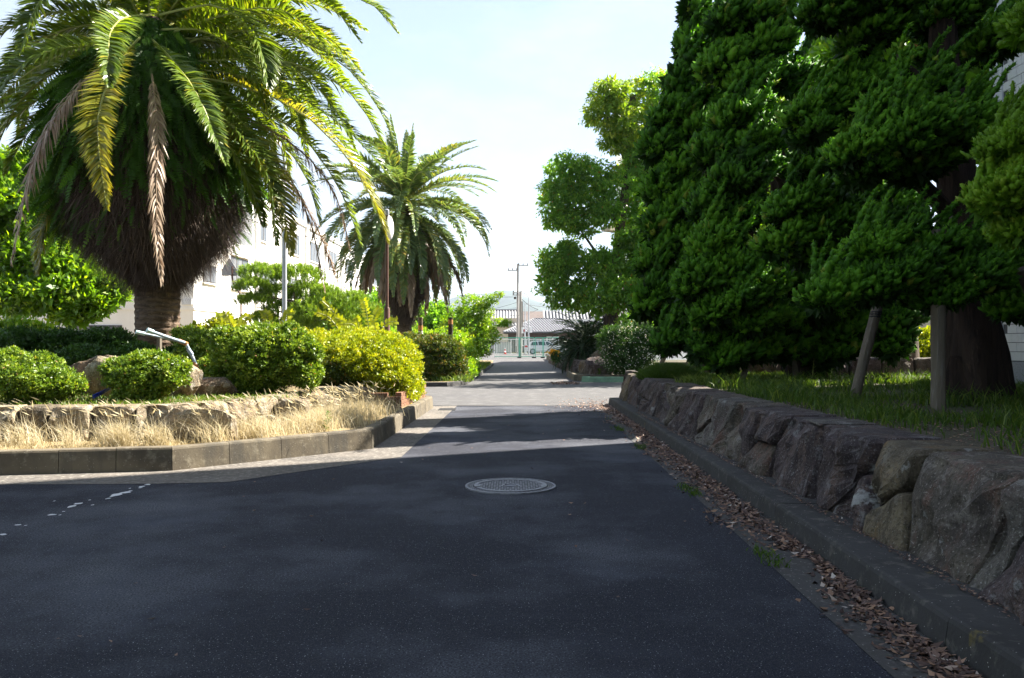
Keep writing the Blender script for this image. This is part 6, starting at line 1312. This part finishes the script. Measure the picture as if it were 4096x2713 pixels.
# road paint flakes
def flakes():
    rd = random.Random(3); vs = []; fs = []
    spots = [(590, 1940, 14, 3), (568, 1948, 12, 3), (562, 1953, 8, 2), (500, 1972, 25, 4), (470, 1980, 22, 6), (448, 1988, 9, 3), (432, 1996, 10, 3), (522, 1966, 10, 2), (315, 2016, 19, 4), (287, 2028, 14, 6), (358, 2002, 5, 2), (207, 2061, 22, 3), (255, 2048, 7, 2), (240, 2062, 6, 2), (72, 2102, 13, 3), (103, 2104, 5, 2), (10, 2140, 18, 4), (370, 2022, 6, 2), (520, 1955, 5, 1.5), (218, 2006, 4, 2)]
    for px, py, hw, hh in spots:
        c = G(px, py); rx = hw/F*c[1]; ry = hh*c[1]**2/(H*F); n = 11; b = len(vs)
        for k in range(n): a = 2*PI*k/n; r = rd.uniform(.55, 1.1); vs.append((c[0]+math.cos(a)*rx*r, c[1]+math.sin(a)*ry*r, .004))
        vs.append((c[0], c[1], .004)); fs += [(b+k, b+(k+1) % n, b+n) for k in range(n)]
    o = npmesh('worn_road_paint', np.array(vs), np.array(fs), M['paint']); tag(o, 'worn flakes of a white painted line on the asphalt at left', kind='structure')
flakes()
a = G(1830, 1632); q = MB(); q.box((-1.30, 16.6, .006), (.34, .5, .006)); o = q.build('drain_cover', M['iron_dark']); tag(o, 'small flat drain cover at the far corner of the left kerb', 'drain cover')

# ================================================================== grass, litter
def blades(name, rg, X, Y, Z, Lm, Wm, mat, lean=.35, seg=2, label=None, cat=None, dirb=None, tb=None):
    n = len(X); B = np.stack([X, Y, Z], 1); L = Lm*rg.uniform(.45, 1.25, n); Wd = Wm*rg.uniform(.7, 1.3, n)
    a = rg.uniform(0, 2*PI, n); h = np.stack([np.cos(a), np.sin(a), np.zeros(n)], 1)*lean*rg.uniform(.3, 1.5, (n, 1))
    if dirb is not None: h += np.array(dirb)
    D1 = unit(np.array([0, 0, 1.0])+h*.5); D2 = unit(np.array([0, 0, .7])+h*1.6)
    S = unit(np.cross(D1, rdirs(rg, n))); m = B+D1*(L*.5)[:, None]; tip = m+D2*(L*.5)[:, None]
    V = np.stack([B-S*Wd[:, None], B+S*Wd[:, None], m-S*(Wd*.8)[:, None], m+S*(Wd*.8)[:, None], tip], 1).reshape(-1, 3); b = np.arange(n)*5
    Fq = np.stack([np.stack([b, b+1, b+3], 1), np.stack([b, b+3, b+2], 1), np.stack([b+2, b+3, b+4], 1)], 1).reshape(-1, 3)
    t = rg.random(n) if tb is None else np.clip(tb+rg.normal(size=n)*.2, 0, 1)
    o = npmesh(name, V, Fq, mat, None, np.repeat(t, 5)); tag(o, label, cat, None, 'stuff'); return o
def patchy(rg, n, x0, x1, y0, y1, sc, th):
    X = rg.uniform(x0, x1, n); Y = rg.uniform(y0, y1, n); v = np.array([mnoise.noise(Vector((x*sc, y*sc, 4.2))) for x, y in zip(X, Y)]); k = v+rg.normal(size=n)*.12 > th; return X[k], Y[k]
# right bed grass
rg = RG(601); X, Y = patchy(rg, 46000, 2.62, 7.8, 4.2, 18.3, .8, .0); k = (X > 2.75+(rg.random(len(X))*.35)); X, Y = X[k], Y[k]
blades('grass', rg, X, Y, np.full(len(X), .655), .12, .005, M['grass'], .5, label='short green grass under the junipers')
rg = RG(602); X, Y = patchy(rg, 14000, 2.9, 7.5, 4.5, 15, 1.1, .05); blades('grass', rg, X, Y, np.full(len(X), .655), .24, .006, M['grass'], .8, label='taller tufts of arching grass on the right bed')
# soft mound of fine grass near the wall end
rg = RG(603); n = 16000; a_ = rg.uniform(0, 2*PI, n); r_ = np.sqrt(rg.random(n)); X = 3.05+.62*r_*np.cos(a_); Y = 15.9+1.1*r_*np.sin(a_); blades('grass_mound', rg, X, Y, .64+.20*(1-r_**2), .16, .0035, M['grass'], 1.0, label='soft rounded mound of fine hanging grass on the wall end', dirb=(-.3, -.3, 0), tb=.25)
rg = RG(604); n = 700; X = rg.normal(3.0, .13, n); Y = rg.normal(13.4, .2, n); blades('grass_tuft', rg, X, Y, np.full(n, .65), .22, .006, M['grass'], 1.2, label='bright sunlit tuft of strap leaved grass on the wall top', tb=.9)
# dry grass left
rg = RG(605)
def along(rg, n, P, off0, off1):
    P = np.array(P, float); seg = np.linalg.norm(np.diff(P, axis=0), axis=1); c = np.concatenate([[0], np.cumsum(seg)]); s = rg.uniform(0, c[-1], n); X = np.interp(s, c, P[:, 0]); Y = np.interp(s, c, P[:, 1])
    i = np.clip(np.searchsorted(c, s)-1, 0, len(seg)-1); d = (P[i+1]-P[i])/seg[i][:, None]; o = rg.uniform(off0, off1, n); return X-d[:, 1]*o, Y+d[:, 0]*o, s
X, Y, s_ = along(rg, 9000, [(-9, 8.35), (-5.1, 8.5), (-3.6, 8.75), (-2.1, 10.4), (-1.95, 14)], .03, .75)
v = np.array([mnoise.noise(Vector((x*1.6, y*1.6, 1))) for x, y in zip(X, Y)]); k = v+rg.normal(size=len(X))*.15 > -.05; X, Y = X[k], Y[k]
blades('dry_grass', rg, X, Y, np.full(len(X), .21), .085, .003, M['drygrass'], 1.2, label='low straw coloured dead grass between kerb and low wall', tb=.35)
rg = RG(606); cl = []
for (cx_, cy_, n_, s_) in [(-3.3, 9.2, 300, .12), (-4.25, 8.95, 420, .10), (-3.85, 9.0, 230, .08), (-5.3, 9.0, 240, .12), (-4.75, 8.9, 120, .08), (-2.95, 9.6, 200, .1), (-3.0, 9.8, 500, .2), (-2.6, 10.5, 900, .22), (-2.45, 11.2, 1200, .24), (-2.35, 12.0, 1100, .25), (-2.3, 12.8, 600, .2), (-2.7, 11.3, 400, .2), (-2.2, 13.4, 300, .2), (-6, 9, 140, .15)]:
    cl.append(np.stack([rg.normal(cx_, s_, n_), rg.normal(cy_, s_*.8, n_)], 1))
cl = np.concatenate(cl); blades('tall_dry_grass', rg, cl[:, 0], cl[:, 1], np.full(len(cl), .2), .34, .0026, M['drygrass'], .8, label='tall pale dead grass with drooping seed heads along the low wall', dirb=(-.25, -.1, 0), tb=.75)
# seed heads
rg = RG(607); n = 520; idx = rg.integers(0, len(cl), n); B0 = np.concatenate([cl[idx], np.full((n, 1), .2)], 1); L = rg.uniform(.3, .5, n); h = np.stack([rg.normal(-.35, .4, n), rg.normal(-.1, .3, n), np.zeros(n)], 1)
D1 = unit(np.array([0, 0, 1.0])+h*.4); top = B0+D1*L[:, None]; D2 = unit(h*1.3+np.array([0, 0, .35])); S = unit(np.cross(D2, rdirs(rg, n)))
V1, F1 = quad_leaves(B0, D1, unit(np.cross(D1, rdirs(rg, n))), L, np.full(n, .0022)); V2, F2 = quad_leaves(top, D2, S, rg.uniform(.07, .13, n), np.full(n, .0075))
o = npmesh('grass_seed_heads', np.concatenate([V1, V2]), np.concatenate([F1, F2+len(V1)]), M['drygrass'], None, np.full(len(V1)+len(V2), .6)); tag(o, 'bent seed heads standing above the dead grass', kind='stuff')
# green weeds: left strip, far bed, gutter
rg = RG(608); X, Y = patchy(rg, 30000, -6, -1.3, 26.2, 50, .35, -.1); k = X > -1.3-0.0-3.2*(rg.random(len(X))); blades('weeds', rg, X[k], Y[k], np.full(k.sum(), .12), .30, .012, M['grass'], .8, label='green weeds beside the lane in front of the sapling', tb=.75)
rg = RG(609); n = 2600; s_ = rg.uniform(3.0, 16, n); X = 1.50+.012*s_+rg.normal(size=n)*.035; v = np.array([mnoise.noise(Vector((y*1.3, 0, 7))) for y in s_]); k = v > .18; blades('gutter_weeds', rg, X[k], s_[k], np.zeros(k.sum()), .06, .004, M['grass'], 1.2, label='small weeds growing in the joint between asphalt and gutter', tb=.4)
rg = RG(610); n = 5000; X = rg.uniform(-7.5, -2.9, n); Y = rg.normal(10.5, .8, n); k = Y > 9.7+np.clip((X+3.9)*1.9, 0, 9); X, Y = X[k], Y[k]; n = len(X); blades('weeds', rg, X, Y, np.full(n, .57), .08, .006, M['grass'], .8, label='sparse green weeds on top of the raised palm bed', tb=.7)
# weed plants
def weed(x, y, z, h, label, seed, mat='grass', n=26, L=.11):
    rg = RG(seed); t = thing('weed', (x, y, z), label, 'weed'); q = MB(); q.tube([(x, y, z), (x+.01, y, z+h*.6), (x+.03, y, z+h)], [.005, .004, .002], 5); q.build('stem', M['palmrib'], t)
    s = rg.uniform(.05, 1, n); P = np.stack([x+.03*s, np.full(n, y), z+h*s], 1); a = rg.uniform(0, 2*PI, n); D_ = unit(np.stack([np.cos(a), np.sin(a), rg.uniform(.2, 1, n)], 1)); V, Fq = quad_leaves(P, D_, unit(np.cross(D_, [0, 0, 1.0])), L*(1.1-.6*s), np.full(n, L*.11), -.1); npmesh('leaves', V, Fq, M[mat], t, rg.random(len(V)))
p = G(1305, 1725, .21); weed(p[0], p[1], .21, .24, 'small upright green weed in the dry grass by the kerb', 701)
p = G(1512, 1632, .21); weed(p[0], p[1], .21, .22, 'green weed before the brick planter', 702)
for i, (px, py, hh, lb) in enumerate([(3250, 1530, .42, 'tall feathery weed left of the leaning prop'), (3320, 1560, .3, 'weed at the foot of the middle juniper trunk'), (3450, 1545, .45, 'feathery weed just behind the leaning prop'), (3540, 1560, .35, 'weed between the leaning prop and grey post'), (2330, 1490, .4, 'weed growing at the foot of the lane wall'), (2260, 1480, .35, 'weed farther along the lane wall'), (2395, 1520, .25, 'weed before the rounded boulder')]):
    z0 = .65 if px > 2700 else .05; p = G(px, py, z0); weed(p[0], p[1], z0, hh*(1 if px > 2700 else 1.6), lb, 710+i, L=.11 if px > 2700 else .2)
# leaf litter
rg = RG(620); n = 7200; Yl = rg.uniform(2.6, 17.5, n)**1.0; Xe = np.interp(Yl, [2.6, 6, 10.8, 17.5], [1.80, 1.90, 1.985, 2.09]); v = np.array([mnoise.noise(Vector((y*.9, 0, 3))) for y in Yl]); wdt = np.clip(.12+.20*v+.05*(Yl > 5)*1.2, .02, .4)
X = Xe-.015-np.abs(rg.normal(size=n))*wdt*.75; k = X > 1.4; X, Yl = X[k], Yl[k]; n = len(X)
def litter(name, rg, X, Y, Z, L, label, tb=None):
    n = len(X); P = np.stack([X, Y, Z+rg.uniform(.003, .022, n)], 1); a = rg.uniform(0, 2*PI, n); D_ = unit(np.stack([np.cos(a), np.sin(a), rg.normal(size=n)*.28], 1)); S = unit(np.cross(D_, np.stack([rg.normal(size=n)*.35, rg.normal(size=n)*.35, np.ones(n)], 1)))
    V, Fq = quad_leaves(P, D_, S, L*rg.uniform(.5, 1.3, n), L*.24*rg.uniform(.7, 1.3, n), .16); o = npmesh(name, V, Fq, M['litter'], None, np.repeat(rg.random(n), 4)); tag(o, label, kind='stuff'); return o
litter('fallen_leaves', rg, X, Yl, np.full(n, .004), .052, 'brown dead leaves gathered in the gutter below the right kerb')
rg = RG(621); n = 700; litter('fallen_leaves', rg, rg.uniform(1.35, 2.2, n), rg.normal(27.4, .45, n)+.3, np.full(n, .004), .08, 'dead leaves scattered before the green kerb')
rg = RG(622); n = 500; litter('fallen_leaves', rg, rg.uniform(2.9, 6.5, n), rg.uniform(28.72, 29.2, n), np.full(n, .02), .08, 'dead leaves between the green kerb and the brown kerb')
rg = RG(623); n = 900; litter('fallen_leaves', rg, rg.normal(1.9, .45, n), rg.normal(17.6, .9, n), np.full(n, .004), .05, 'thin scatter of sunlit leaves at the end of the right kerb')
rg = RG(624); n = 1300; Yg = rg.uniform(2.8, 14, n); litter('wall_foot_debris', rg, 2.10+np.abs(rg.normal(size=n))*.03, Yg, np.full(n, .150), .022, 'pale chips and crumbs lying where the wall meets its ledge')
rg = RG(625); n = 60; litter('fallen_leaves', rg, rg.uniform(-2.5, 1.4, n), rg.uniform(3, 15, n), np.full(n, .003), .035, 'a few stray leaves on the asphalt')
rg = RG(626); n = 2500; litter('bed_debris', rg, rg.uniform(2.5, 4.2, n), rg.uniform(4.2, 9, n), np.full(n, .662), .028, 'bark chips and gravel behind the near wall top')

for i, (x, y, r_, z, lb) in enumerate([(-7.5, -3.5, 3.2, 6.2, 'wide unseen tree added behind the camera to the left to cut sky light'), (-0.5, -7.5, 3.4, 6.4, 'wide unseen tree added straight behind the camera to cut sky light'), (-12.5, 3.0, 2.8, 6.0, 'unseen tree added left of the camera to cut sky light')]):  # out-of-view tree crowns added around the camera to block sky light
    broad_tree('broadleaf_tree', (x, y, 0), lb, 'tree', [(x, y, 0), (x+.1, y, 3), (x, y, 6)], [[(x, y, 3), (x+1.5, y+.5, 5)], [(x, y, 3.2), (x-1.4, y-.6, 5)]],
        [((x, y, z), (r_, r_, 1.7), 1), ((x+1.6, y+1.2, z+.8), (r_*.6, r_*.6, 1.3), .5), ((x-1.5, y-1, z+1), (r_*.6, r_*.6, 1.3), .5)], 'camphor', 'bark2', 900+i, .25, 130, .6, 26, .26, .09)

# ================================================================== haze
hm = bpy.data.materials.new('haze_air'); hm.use_nodes = True; nt = hm.node_tree; nt.nodes.clear()
ho = nt.nodes.new('ShaderNodeOutputMaterial'); pv = nt.nodes.new('ShaderNodeVolumePrincipled'); pv.inputs['Color'].default_value = (0.74, 0.86, 1.0, 1); pv.inputs['Density'].default_value = 0.00012
nt.links.new(pv.outputs[0], ho.inputs['Volume'])
q = MB(); q.box((0, 2600, 249), (11400, 6200, 502)); o = q.build('haze', hm); tag(o, kind='stuff')
